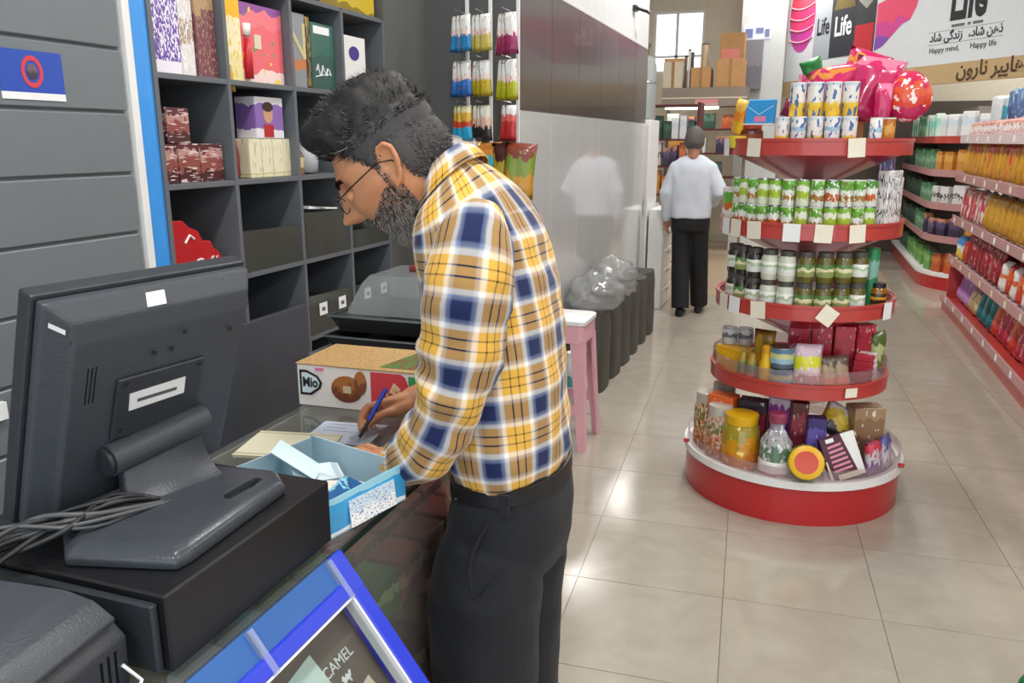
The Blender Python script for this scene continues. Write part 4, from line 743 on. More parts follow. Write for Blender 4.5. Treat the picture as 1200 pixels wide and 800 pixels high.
# base tier: big jars and boxes
def bp_(L, r=.385): return ip(L, r, T0)
cm_ = [pack('candy_mix_%d' % k, [(0, 'a8642a'), (.35, 'c98a6a'), (.6, '6a7a3a'), (.8, 'b8a08a')], .5, 7, [(['e0c9a0', 'd9b0a0', 'b9c98a'][k], .58, 12, W1), ('8c3a2a', .62, 11, W1)], rough=.1) for k in range(3)]
for k, (L, h_, r_) in enumerate(((-.395, .27, .055), (-.315, .26, .062), (-.36, .29, .06))):
    p, a = ip(L * .97, .40 - .085 * (k == 2), T0); jar(p, r_, h_, cm_[k], mat('clear_lid', 'b9b4a8', .2), ['clear jar of mixed candy at the outer end of the base tier', 'clear jar of mixed candy next to the amber jelly jar', 'clear jar of mixed candy behind the two front candy jars'][k], 'mixed candy jars')
p, a = bp_(-.21); jar(p, .082, .25, pack('amber_jelly', [(0, 'c9722a'), (.35, 'c98a1f'), (.7, '9a8a2a')], .4, 3, [('f0d27a', .66, 6, W1)], rough=.08), mat('yellow_lid', 'd9a812', .35), 'large amber jelly jar with a yellow lid on the base tier')
p, a = ip(-.06, .40, T0); o = tag(put('sweets_bottle', lathe_me('swb', [(.055, 0), (.066, .006), (.066, .15), (.062, .17), (.038, .21), (.03, .22), (.03, .25)], pack('clear_sweets', [(0, '9aa5a0'), (.35, '5a7a62'), (.6, 'a9a4a8'), (.8, '8f8a9a')], .35, 6, [('d9dfe0', .6, 8, W1)], rough=.06)), None, p), 'clear bottle of green sweets with a white label on the base tier', 'bottle')
put('label_band', lathe_me('swblab', [(.066, .03), (.068, .032), (.068, .085), (.066, .087)], pack('sweets_label', [(0, 'c93a2a'), (.12, 'eeeeec'), (.8, 'f2f2f0')], .1, 4)), o); put('cap', lathe_me('swbcap', [(.036, .25), (.036, .285), (.03, .29)], mat('rose_cap', '8c3a52', .3)), o)
p, a = ip(.06, .40, T0); o = tag(put('tilted_jar', lathe_me('tj', [(.055, 0), (.075, .01), (.078, .09), (.07, .115), (.062, .12)], pack('amber_candy', [(0, 'a8741f'), (.4, 'c9961f'), (.65, '7a8a2a')], .4, 4, rough=.08)), None, (p[0], p[1] + .03, p[2] + .068), (R(68), 0, a - R(6))), 'round candy jar lying with its yellow lid facing out', 'jar')
put('lid', lathe_me('tjl', [(.068, .118), (.07, .122), (.07, .14), (.06, .145)], mat('yellow_lid2', 'e3b012', .35)), o); put('lid_print', lathe_me('tjp', [(.048, .1452), (.046, .1472)], pack('lid_flower', [(0, 'd9622a'), (.4, 'e89a5a'), (.7, 'c9401f')], .5, 4)), o)
cx_ = empty('chocolate_box', (IC.x + .25, IC.y - .33, T0 + .002), (R(-16), R(-17), R(22))); tag(cx_, 'dark maroon chocolate box with pink bars leaning on the base tier', 'box')
MB().b2((-.075, 0, 0), (.075, .03, .2)).build('body', mat('plum_card', '4a1426', .35, coat=.3), cx_, bevel=.002)
MB().prism([(.05, .012), (.075, .012), (.075, .2), (.018, .2)], -.0015, 0, 1).build('white_stripe', M_white, cx_); MB().prism([(-.075, .0), (-.062, .0), (-.068, .1), (-.075, .1)], -.0015, 0, 1).build('cream_stripe', M_cream, cx_)
for k in range(6): MB().prism([(-.05, .045 + .021 * k), (.03 - .004 * k, .05 + .021 * k), (.03 - .004 * k, .06 + .021 * k), (-.05, .055 + .021 * k)], -.002, -.0002, 1).build('bar_print', mat('pink_bar', 'd98aa6', .5), cx_)
MB().b2((-.05, -.002, .175), (-.015, -.0002, .192)).build('seal', M_white, cx_); MB().b2((-.04, -.002, .01), (.05, -.0002, .033)).build('name_plate', mat('cream_card', 'd9d3b8', .6), cx_)
for k, (x, y, d, z, rt, st_, lab) in enumerate([
    (-.30, -.20, (.12, .08, .29), 0, -20, [(0, 'a31c22'), (.5, 'c9342a'), (.75, 'd9622a')], 'red carton behind the candy jars of the base tier'),
    (-.17, -.2, (.12, .08, .28), 0, -8, [(0, '5a1f2a'), (.5, '8c222c'), (.8, '2c3040')], 'dark red and navy carton behind the amber jar'),
    (-.06, -.17, (.09, .07, .30), 0, 4, [(0, '6a1f7a'), (.6, '9a3aa8'), (.85, 'cfc4d9')], 'bright purple carton behind the sweets bottle'),
    (.03, -.2, (.07, .06, .29), 0, 0, [(0, '7a2a3c'), (.5, 'a84a5a'), (.8, '6a2030')], 'rose coloured carton behind the sweets bottle'),
    (.1, -.24, (.08, .06, .24), 0, 8, [(0, '4a3a8a'), (.5, '6a5ab0'), (.8, '3c3078')], 'violet carton behind the lying candy jar'),
    (.3, -.13, (.14, .09, .28), 0, 24, [(0, '6a4a3a'), (.5, '8a6a4e'), (.8, 'a08464')], 'brown carton at the back of the base tier')]):
    tag(put('grocery_carton', box_me('gc%d' % k, d, pack('gc_print%d' % k, st_, .15, 4, [('e6dcd0', .68, 8, W1)])), None, (IC.x + x, IC.y + y, T0 + z), (0, 0, R(rt))), lab, 'carton')
tag(put('candy_bag', pouch_me(.17, .15, .05, pack('passion_print', [(0, '2a2430'), (.3, 'c9a81f'), (.6, 'd9c24a'), (.8, 'e9e6e6')], .3, 3), 12), None, (IC.x + .17, IC.y - .19, T0 + .14), (R(-30), R(30), R(10))), 'yellow and black candy bag lying over cartons of the base tier', 'bag')
for k, (L, r_) in enumerate(((.345, .43), (.40, .43), (.37, .35))):
    p, a = ip(L, r_, T0); tag(put('sweets_bag', pouch_me(.1, .16, .05, pack('mixed_sweets_%d' % k, [(0, ['8a5a8a', 'b8aab0', 'a83a4a'][k]), (.4, 'c9c0c6'), (.7, ['c93a4a', '5a5a9a', 'd9d0d0'][k])], .4, 5, [('5a4a8a', .62, 8, W1)]), 14 + k), None, p, (R(-6), 0, a)), ['lilac', 'silver and blue', 'red and white'][k] + ' sweets bag beside the chocolate box', 'bag')
# ================================================================ right-hand gondola
gd = empty('gondola_shelf', (1.35, 3.0, 0)); tag(gd, 'long red gondola shelf with dusty pink price rails along the aisle', 'gondola')
GL = 5.72
M_kick = M_rail
MB().b2((.02, 0, 0), (1.2, GL, .09)).build('kick_plate', M_kick, gd)
MB().b2((0, 0, .075), (1.22, GL, .105)).build('base_deck', M_rail, gd, bevel=.004)
MB().b2((-.004, 0, .10), (.012, GL, .165)).build('price_rail', M_pinkrail, gd, bevel=.003)
MB().b2((.58, .02, .1), (.62, GL - .02, 1.98)).build('back_panel', mat('gondola_back', '8a7f7a', .6), gd)
MB().b2((.05, GL - .02, .1), (.6, GL, .4)).build('end_bracket', M_rail, gd)
GZ = [.105, .497, .871, 1.261, 1.603]; GX = [.03, .04, .03, .015, .015]
for k in range(1, 5):
    z = GZ[k]; MB().b2((GX[k], 0, z - .02), (.58, GL, z)).build('shelf', M_deck, gd)
    MB().b2((GX[k] - .014, 0, z - .045), (GX[k], GL, z + .03)).build('price_rail', M_pinkrail if k < 4 else mat('white_price_rail', 'd6c4c4', .4), gd, bevel=.002)
for k, z in enumerate(GZ):
    for y in [2.3 + .44 * i + .1 * k for i in range(8)]:
        if y < GL - .1: MB().b2((-.002, -.025, -.022), (0, .025, .022)).build('price_tag', M_tag if k % 2 else M_paper, gd, ((GX[k] if k else 0.01) - .0145, y, z - .008 if k else .133), (0, 0, 0))
def gp(n, *a, **k): return pack(n, *a, **k)
lil = gp('lilac_bag', [(0, 'b98ac4'), (.35, 'a56ab5'), (.7, 'b98ac4')], .12, 3, rough=.2)
crm = gp('cream_bag', [(0, 'b89a72'), (.4, 'd9c9a0'), (.7, '7a5a6a')], .4, 4, rough=.25)
tea = gp('teal_bag', [(0, '1c6f78'), (.5, '1f7f88'), (.8, '17606a')], .15, 3, [('cfe6e6', .72, 8, W1)], rough=.2)
rdp = gp('raspberry_bag', [(0, 'b22e46'), (.4, 'c23a58'), (.7, 'b22e46')], .12, 4, [('e6a4b0', .64, 5, W1), ('d9622a', .68, 3, W1)], rough=.2)
orr = gp('orange_red_bag', [(0, 'c23a2a'), (.5, 'd9652a'), (.8, 'b8283c')], .3, 4, rough=.2)
mar = gp('maroon_bag', [(0, '8a1a26'), (.4, '9a1f2c'), (.7, '8a1a26')], .12, 4, [('d98a8a', .64, 5, W1)], rough=.2)
wht = gp('white_orange_box', [(0, 'e2ddd6'), (.45, 'd2703a'), (.6, 'e6e2dc')], .1, 3)
blu = gp('blue_yellow_bag', [(0, 'd9c24a'), (.4, 'dfe3e2'), (.6, '3a86c4')], .2, 4)
stp = gp('pink_stripe_bag', [(0, 'd9c4bc'), (.2, 'a8303c'), (.4, 'dccac4'), (.6, 'b83a48'), (.8, 'd9c9c2')], .25, 4, axis=0)
gol = gp('gold_bag', [(0, 'b8861c'), (.35, 'c9961f'), (.7, 'b8861c')], .12, 4, rough=.2)
ambr = gp('amber_bag', [(0, 'c0841a'), (.4, 'c98a1a'), (.72, 'b8452a')], .15, 4, [('c9302a', .64, 3, W1)], rough=.2)
ppk = gp('pale_pink_pack', [(0, 'dcb9b4'), (.4, 'e9e2de'), (.7, 'd99a8a')], .3, 4, [('9a5a5a', .66, 8, W1)])
wbl = gp('white_blue_pack', [(0, '2f4f9a'), (.35, 'dfe6ec'), (.8, 'eef2f4')], .12, 3, [('3a6ab0', .7, 5, W1)])
tel = gp('turquoise_pack', [(0, '2a8fae'), (.5, '3aa9c4'), (.8, 'cfe6ea')], .1, 3)
nav = gp('navy_pack', [(0, '24407f'), (.5, '2f5a9c'), (.8, '5a8fc0')], .35, 4, [('dfe9ef', .62, 6, W1)])
rows = [
    (.105, [(8.55, lil, 'lilac', .2, .26), (8.36, lil, 'lilac', .2, .27), (8.17, lil, 'lilac', .2, .24), (7.98, crm, 'cream and plum', .19, .24), (7.8, crm, 'cream and plum', .18, .23), (7.6, tea, 'teal', .18, .27), (7.42, tea, 'teal', .18, .30), (7.22, tea, 'teal', .2, .27)] + [(7.0 - .19 * k, rdp if k % 3 else orr, 'raspberry red' if k % 3 else 'orange red', .2, .27 + .03 * (k % 2)) for k in range(14)]),
    (.497, [(8.56, blu, 'blue and yellow', .15, .19), (8.4, blu, 'blue and yellow', .15, .2), (8.24, orr, 'orange red', .15, .19)] + [(8.07 - .165 * k, mar, 'maroon', .17, .26) for k in range(8)] + [(6.7 - .17 * k, wht if k % 2 == 0 else orr, 'white and orange' if k % 2 == 0 else 'orange red', .16, .2) for k in range(10)]),
    (.871, [(8.56 - .165 * k, stp, 'pink striped', .165, .25) for k in range(6)] + [(7.52 - .18 * k, gol, 'gold', .18, .25) for k in range(14)]),
    (1.261, [(8.56 - .165 * k, ambr if k % 4 else gol, 'amber and red' if k % 4 else 'gold', .17, .27) for k in range(20)]),
    (1.603, [(8.56 - .15 * k, ppk, 'pale pink', .14, .14) for k in range(20)])]
rn = ['base shelf', 'second shelf', 'third shelf', 'fourth shelf', 'top shelf']
for ri, (z, its) in enumerate(rows):
    for k, (y, mt, nm, w_, h_) in enumerate(its):
        h_ *= 1.18 if ri < 4 else 1
        x = 1.35 + GX[ri] + (.12 if ri == 0 else .065); tilt = 12 if ri == 0 else 5
        tag(put('grocery_bag', pouch_me(w_ * .92, h_, .09 if ri != 4 else .07, mt, (k * 3 + ri) % 5), None, (x, y, z + .001), (R(-tilt), R(random.uniform(-4, 4)), R(-90 + random.uniform(-10, 10)))), nm + ' grocery bag, ' + nth(k) + ' from the cross-aisle end, front row of the ' + rn[ri], 'grocery bag', nm + ' bags, ' + rn[ri])
        if ri in (0, 1, 2, 3) and k % 2 == 0:
            tag(put('grocery_bag', pouch_me(w_ * .92, h_ * .95, .09, mt, (k + 2) % 5), None, (x + .13, y - .06, z + .001), (R(-4), 0, R(-90))), nm + ' grocery bag, ' + nth(k // 2) + ' from the cross-aisle end, back row of the ' + rn[ri], 'grocery bag', nm + ' bags in the back row, ' + rn[ri])
for k, (y, mt, nm, h_) in enumerate([(8.45, wbl, 'white and blue', .36), (8.24, wbl, 'white and blue', .34), (8.02, tel, 'turquoise', .33), (7.8, nav, 'navy', .38), (7.58, nav, 'navy', .38), (7.36, nav, 'navy', .36), (7.14, wbl, 'white and blue', .36)]):
    tag(put('tissue_pack', box_me('tiss%d' % int(h_ * 100), (.2, .12, h_), mt, .015), None, (1.6, y, 1.604), (0, 0, R(-90 + random.uniform(-8, 8)))), 'tall ' + nm + ' tissue pack on the long gondola, ' + nth(k) + ' from its cross-aisle end', 'tissue pack', nm + ' tissue packs')

# ================================================================ second gondola with a rounded end
g2 = empty('gondola_shelf', (1.3, 11.5, 0)); tag(g2, 'round-ended red gondola shelf beyond the cross aisle', 'gondola')
def plan(dx, n=9):
    pts = [(dx, 1.58), (dx, -1.2)]
    for k in range(1, n + 1):
        a = R(90 * k / n); pts.append((dx + (.62 - dx) * (1 - math.cos(a)), -1.2 - (.72 - dx) * math.sin(a)))
    return pts + [(.95, -1.2 - (.72 - dx)), (.95, 1.58)]
MB().prism(plan(0), 0, .14, 2).build('plinth', M_red, g2); MB().prism(plan(-.006), .14, .175, 2).build('white_band', M_white, g2)
for z in (.55, .9, 1.25, 1.6):
    MB().prism(plan(.03), z - .02, z, 2).build('shelf', M_deck, g2)
    pl = plan(.022)[:-2]; pl2 = plan(.03)[:-2]
    MB().rings([[(a[0], a[1], z - .045), (b[0], b[1], z - .045), (b[0], b[1], z + .03), (a[0], a[1], z + .03)] for a, b in zip(pl, pl2)]).build('price_rail', M_rail if z > 1.5 else M_pinkrail, g2)
MB().prism([(.45, -1.1), (.8, -1.1), (.8, 1.55), (.45, 1.55)], .14, 1.95, 2).build('back_panel', mat('gondola_back', '8a7f7a', .6), g2)
g2m = {'green': gp('sage_pack', [(0, '6a9a72'), (.4, '8fc0a0'), (.7, '4f8a62')], .3, 4), 'dark green': gp('bottle_green_pack', [(0, '2f4f42'), (.5, '44685a'), (.8, '2a4238')], .3, 4), 'mint': gp('mint_pack', [(0, 'b9dcc8'), (.45, '8fd0c0'), (.8, 'cfe9da')], .3, 3), 'orange': gp('tangerine_pack', [(0, 'c98a3a'), (.5, 'd9a04a'), (.85, 'b8742a')], .1, 3), 'white and black': gp('mono_pack', [(0, 'd9d6d2'), (.4, '3a3a3e'), (.55, 'dfdedc')], .4, 5), 'purple': gp('aubergine_pack', [(0, '3a2f4a'), (.5, '5a4a72'), (.8, 'c98a6a')], .3, 4), 'leaf green': gp('leaf_pack', [(0, '5f9a4a'), (.5, '86b86a'), (.8, '4a7f3c')], .3, 4), 'rust': gp('rust_pack', [(0, 'b8522a'), (.5, 'd07a3a'), (.8, '8c3f22')], .4, 6), 'white': gp('plain_pack', [(0, 'e2e6e6'), (.5, 'cfdde4'), (.8, 'eceeee')], .15, 3)}
path = []
for k in range(10): path.append((.11, 1.2 - .235 * k, -90))
for k in range(5): a = R(14 + 18 * k); path.append((.11 + .52 * (1 - math.cos(a)), -1.2 - .6 * math.sin(a), -90 + math.degrees(a)))
g2rows = [(.175, ['dark green'] * 6 + ['leaf green'] * 7 + ['rust'] * 4, .22, 'plinth'), (.55, ['dark green'] * 8 + ['green'] * 3 + ['purple'] * 4 + ['orange'] * 2, .22, 'second shelf'), (.9, ['dark green'] * 9 + ['green'] * 3 + ['white and black'] * 5, .22, 'third shelf'), (1.25, ['dark green'] * 5 + ['green'] * 7 + ['orange'] * 5, .24, 'fourth shelf'), (1.6, ['mint'] * 5 + ['green'] * 3 + ['mint'] * 4 + ['white'] * 5, .28, 'top shelf')]
for z, ns, h_, rn_ in g2rows:
    for k, ((x, y, r_), nm) in enumerate(zip(path, ns[-len(path):])):
        tag(put('grocery_pack', box_me('g2%d' % int(h_ * 100), (.13, .09, h_ * (.9 if k % 3 else 1)), g2m[nm], .008), None, (1.3 + x, 11.5 + y, z + .001), (0, 0, R(r_ + random.uniform(-4, 4)))), nm + ' grocery pack, ' + nth(k) + ' from the cupboard, ' + rn_ + ' of the round-ended gondola', 'grocery pack', nm + ' packs, ' + rn_ + ' of the round-ended gondola')

# ================================================================ hanging advertising board
ad = empty('advertising_board', (-.39, 13.0, 0), (0, 0, math.atan2(-.811, .585))); tag(ad, 'large white hanging advertising board with a beige lower band', 'sign')
BW, ZB, ZT = 4.6, 2.2, 3.85
M_board = mat('board_white', 'cdd3d6', .25, coat=.5, var=.03); M_band = mat('board_beige', 'b59a6e', .35, coat=.3)
MB().b2((.02, 0, 2.41), (BW, .06, ZT)).build('board', M_board, ad); MB().b2((.02, -.004, ZB), (BW, .06, 2.41)).build('beige_band', M_band, ad)
for x in (.5, 4.1): MB().b2((x - .012, .02, ZT), (x + .012, .044, 4.2)).build('hanger', M_steel, ad)
mac = pack('macaron_print', [(0, 'b83a92'), (.3, 'd23a6a'), (.6, 'd9465a')], .1, 3)
MB().prism([(.06 + .29 + .29 * math.cos(a) * (1 if abs(math.cos(a)) < .8 else .98), 3.25 + (.52 if math.sin(a) > 0 else .46) * math.sin(a)) for a in [2 * PI * i / 30 for i in range(30)]], -.004, 0, 1).build('macaron_print', mac, ad)
for k in range(6):
    z = 2.92 + .145 * k
    MB().tube([(.09 + .52 * i / 8, -.006, z + .05 * (2 * i / 8 - 1) ** 2) for i in range(9)], .011, 5).build('cream_swirl', mat('swirl_pink', 'f0a9b4', .5), ad)
for a, b, m in ((.64, .99, mat('silver_print', '9aa3a8', .3)), (.99, 1.48, mat('charcoal_print', '2f3238', .35)), (1.48, 1.84, mat('graphite_print', '3a3a3e', .35))): MB().b2((a, -.004, 2.65), (b, 0, ZT)).build('carton_print', m, ad)
MB().b2((1.48, -.006, 2.65), (1.82, -.004, 3.0)).build('red_print', mat('print_crimson', 'b52a30', .4), ad)
MB().prism([(1.5, 3.3), (1.66, 3.18), (1.82, 3.3), (1.82, 3.45), (1.5, 3.45)], -.006, -.004, 1).build('leaf_print', mat('pale_leaf_print', '8f948c', .4), ad)
MB().prism([(1.03, 3.24), (1.45, 3.24), (1.4, 3.4), (1.1, 3.4)], -.006, -.004, 1).build('gold_print', mat('gold_ink', '6a5a2c', .4), ad)
TR = (R(90), 0, 0)
text('brand_lettering', 'Life', .3, M_ink, ad, (.83, -.005, 3.06), TR, .001, sx=.62, bold=.006); text('brand_lettering', 'Life', .34, M_paper, ad, (1.24, -.007, 3.02), TR, .001, sx=.7, bold=.006)
MB().prism([(1.86, 2.66), (2.0, 2.7), (2.3, 2.92), (2.42, 2.95), (2.5, 3.08), (2.54, 3.22), (2.45, 3.25), (2.2, 3.2), (2.05, 3.24), (1.86, 3.2)], -.004, 0, 1).build('powder_print', pack('powder_print', [(0, '7a4aa6'), (.25, 'c2408a'), (.55, 'd9486a')], .25, 4), ad)
text('brand_lettering', 'Life', .62, M_ink, ad, (3.26, -.003, 3.06), TR, .001, sx=.55, bold=.02)
for a, b in ((3.06, 3.24), (3.28, 3.32), (3.35, 3.48)): MB().b2((a, -.002, 2.785), (b, 0, 2.815)).build('small_print', mat('grey_ink2', '5a5e62', .5), ad)
for x, w in ((3.0, '\uFEA9\uFE8E\uFEB7 \uFBFD\uFB94\uFEAA\uFEE7\uFEAF'), (3.53, '\u060C\uFEA9\uFE8E\uFEB7 \uFEE6\uFEEB\uFEAB')): text('persian_phrase', w, .125, mat('dark_grey_ink', '2c3034', .5), ad, (x, -.003, 2.70), TR, .001, sx=.9, bold=.003)
for z in (2.625, 2.76): MB().b2((2.74, -.002, z), (3.76, 0, z + .004)).build('rule_line', mat('grey_ink2', '5a5e62', .5), ad)
for x, w in ((2.99, 'Happy mind,'), (3.52, 'Happy life')): text('english_phrase', w, .085, mat('dark_grey_ink', '2c3034', .5), ad, (x, -.003, 2.565), TR, .001)
text('shop_lettering', '\uFEE5\uFEED\uFEAD\uFE8E\uFEE7 \uFEAE\uFB59\uFBFE\uFE8E\uFEEB', .21, mat('sepia_ink', '4a3520', .5), ad, (3.64, -.006, 2.325), TR, .001, sx=.95, bold=.005)
text('number_lettering', '\u06F1\u06F1\u06F2\u06F7\u06F8', .17, mat('sepia_ink', '4a3520', .5), ad, (.40, -.006, 2.32), TR, .001)

# ================================================================ far end: column, racks, boxes, tank
col = struct(empty('trim_2', (-.68, 12.55, 0))); MB().b2((-.3, -.15, 0), (.3, .25, 4.2)).build('column', mat('column_white', 'cfd4d4', .6), col, bevel=.004)
MB().b2((-.27, -.156, 2.95), (.10, -.152, 3.15)).build('notice_sheet', mat('notice_paper', 'dfe4f2', .6), col)
for k, (a, b, c, d) in enumerate([(-.24, 2.97, -.14, 3.09), (-.1, 3.03, -.0, 3.1), (.02, 2.98, .08, 3.08)]): MB().b2((a, -.16, b), (c, -.1562, d)).build('notice_print', mat('notice_blue', '6f7aa6', .6), col)
fc = tag(wbox('fire_cabinet', (-.93, 12.2, 2.28), (-.66, 12.38, 2.92), pack('grey_cabinet', [(0, '6f6f78'), (.5, '85858f')], .2, 3)), 'grey box hung at the front of the white column', 'box')
MB().b2((-.2, -.158, 2.35), (.0, -.152, 2.6)).build('plain_sheet', M_paper, col)
br = empty('back_rack', (-1.9, 11.5, 0)); tag(br, 'brown storage rack with a deep header board at the far end', 'rack')
M_hd = mat('taupe_header', '8a7c70', .5); M_dr = mat('dark_red_shelf', '5a2226', .5)
MB().b2((0, 0, 2.03), (1.12, .5, 2.27)).build('header_board', M_hd, br); MB().b2((0, -.006, 2.13), (1.12, 0, 2.145)).build('header_line', M_cream, br)
for x in (0, 1.08): MB().b2((x, .44, 0), (x + .04, .5, 2.03)).build('post', M_hd, br)
for z in (1.1, 1.42, 1.74): MB().b2((.0, .1, z - .02), (1.12, .5, z)).build('shelf', M_dr, br)
MB().b2((.05, .02, 1.995), (.75, .12, 2.03)).build('strip_light', mat('lit_strip', 'fff2da', .5, emit=4), br)
pkx = pack('pink_header_print', [(0, 'c9a8a0'), (.5, 'd98a8a')], .4, 6); MB().b2((.45, -.008, 2.04), (.75, -.0005, 2.12)).build('pink_print', pkx, br)
for k, (x, z, w_, h_, mt, lab) in enumerate([(.14, 1.741, .16, .2, 'white', 'white'), (.34, 1.741, .18, .16, 'purple', 'purple'), (.6, 1.741, .2, .2, 'dark green', 'dark green'), (.9, 1.741, .2, .18, 'rust', 'rust'), (.2, 1.421, .2, .2, 'orange', 'orange'), (.5, 1.421, .2, .2, 'white', 'white'), (.85, 1.421, .22, .22, 'purple', 'purple'), (.3, 1.101, .25, .2, 'rust', 'rust'), (.7, 1.101, .25, .2, 'dark green', 'dark green')]):
    tag(put('stored_carton', box_me('sc%d' % k, (w_, .2, h_), g2m[mt]), None, (-1.9 + x, 11.75, z)), lab + ' carton on the ' + {1.741: 'top', 1.421: 'middle', 1.101: 'low'}[z] + ' shelf of the far brown rack', 'carton')
for k, (x, w_, h_, lab, tp) in enumerate([(.13, .26, .34, 'pale cream cardboard box at the end of the rack header', 0), (.5, .26, .26, 'brown cardboard box beside the tall bottles on the rack header', 1), (.88, .36, .36, 'large brown cardboard box on the rack header', 1)]):
    o = tag(cbox('cardboard_box', (-1.9 + x - w_ / 2, 11.55, 2.271), (-1.9 + x + w_ / 2, 11.9, 2.271 + h_), M_card if tp else mat('pale_card', 'c9bfa8', .8), bevel=.004), lab, 'box')
    MB().b2((-.02, -.177, .0), (.02, -.1745, h_)).build('tape_strip', mat('packing_tape', '9a7648', .3), o)
o = tag(cbox('cardboard_box', (-1.17, 11.56, 2.632), (-.86, 11.88, 2.95), mat('brown_cardboard_b', 'a87d50', .8, var=.15)), 'brown cardboard box with a pink label stacked on another', 'box')
MB().b2((-.13, -.163, .0), (.1, -.1605, .12)).build('pink_label', mat('faded_pink_label', 'c9786a', .6), o)
for k, (x, h_, c) in enumerate([(.29, .42, '6a5a4a'), (.335, .5, 'd6d2ca'), (.375, .46, '4a4540'), (.53, .3, 'b39a78')]):
    tag(can((-1.9 + x, 11.62, 2.271 + (.261 if k == 3 else 0)), .02 if k < 3 else .05, h_, mat('bottle_' + c, c, .3), ['slim brown', 'slim white', 'slim dark', 'wide tan'][k] + ' bottle standing among boxes on the rack header', None, 'tall_bottle', 'bottle', M_black), None)
tag(cbox('wooden_crate', (-1.9, 11.62, 2.612), (-1.64, 11.85, 2.66), M_card), 'flat cardboard lid lying on the pale cardboard box', 'cardboard')
wc = empty('white_cabinet', (-1.56, 7.72, 0)); tag(wc, 'tall narrow white cabinet at the end of the glossy wall', 'cabinet'); MB().b2((-.2, 0, 0), (.19, .5, 1.77)).build('body', M_white, wc, bevel=.004); MB().b2((-.19, -.006, .05), (.18, 0, 1.72)).build('door', mat('cabinet_door', 'd3d3cf', .4), wc, bevel=.002); MB().b2((.14, -.02, .9), (.155, -.006, 1.05)).build('handle', M_steel, wc)
tk = empty('grey_tank', (-1.48, 7.98, 1.77)); tag(tk, 'grey metal tank standing on the tall white cabinet', 'tank')
MB().lathe([(.085, 0), (.105, .02), (.105, .48), (.08, .56), (.04, .585)], 24).build('body', mat('tank_grey', '9aa09e', .35, metal=.3), tk, smooth=40); MB().lathe([(.03, .58), (.03, .66), (.045, .665), (.045, .69), (.02, .70)], 14).build('valve', mat('valve_brown', '6a5442', .5), tk, smooth=40); ring_b = MB().lathe([(.106, .33), (.108, .335), (.108, .345), (.106, .35)], 24).build('band', M_steel, tk)
dw = empty('drawer_tower', (-1.27, 7.72, 0)); tag(dw, 'low white plastic drawer tower beside the charcoal sacks', 'drawers'); MB().b2((-.08, 0, 0), (.06, .55, .95)).build('frame', M_white, dw, bevel=.004)
for k in range(5): d = MB().b2((.06, .01, .03 + .185 * k), (.075, .54, .195 + .185 * k)).build('drawer', mat('drawer_cream', 'd9d4c8', .4), dw, bevel=.003); MB().b2((.075, .2, .15 + .185 * k), (.09, .34, .165 + .185 * k)).build('handle', M_steel, d)
sr = empty('narrow_rack', (-1.9, 9.6, 0)); tag(sr, 'narrow dark shelf rack with books and packets beyond the glossy wall', 'rack')
for x in (0, .72): MB().b2((x, 0, 0), (x + .03, .4, 2.0)).build('side_panel', M_dr, sr)
for z in (.62, .98, 1.3, 1.6, 1.98): MB().b2((.03, 0, z - .02), (.72, .4, z)).build('shelf', M_dr, sr)
for zi, z in enumerate((.621, .981, 1.301, 1.601)):
    for k in range(7):
        nm = random.Random(k + zi * 9).choice(['white', 'purple', 'rust', 'orange', 'dark green', 'white and black'])
        tag(put('shelf_packet', box_me('sp%d' % (k % 3), (.075, .12, .2 + .03 * (k % 3)), g2m[nm]), None, (-1.9 + .10 + .093 * k, 9.72, z), (0, 0, R(random.uniform(-8, 8)))), nm + ' packet, ' + nth(6 - k) + ' from the aisle side, ' + ['lowest', 'second', 'third', 'top'][zi] + ' shelf of the narrow rack', 'packet', nm + ' packets, ' + ['lowest', 'second', 'third', 'top'][zi] + ' shelf of the narrow rack')
tag(wbox('dark_back_shelf', (-.2, 13.15, 0), (4.2, 13.55, 2.12), mat('dark_walnut', '4c4038', .5)), 'long dark wooden cupboard under the advertising board', 'cupboard')
tag(put('green_bottle', lathe_me('grb', [(.03, 0), (.035, .006), (.035, .16), (.014, .2), (.014, .23)], pack('green_bottle_print', [(0, '1f6a3a'), (.5, '3f8a52'), (.7, 'c9dccf')], .3, 4, rough=.15)), None, (.735, 2.46, .035), (R(90), 0, R(35))), 'small green bottle lying on the tiled floor', 'bottle')
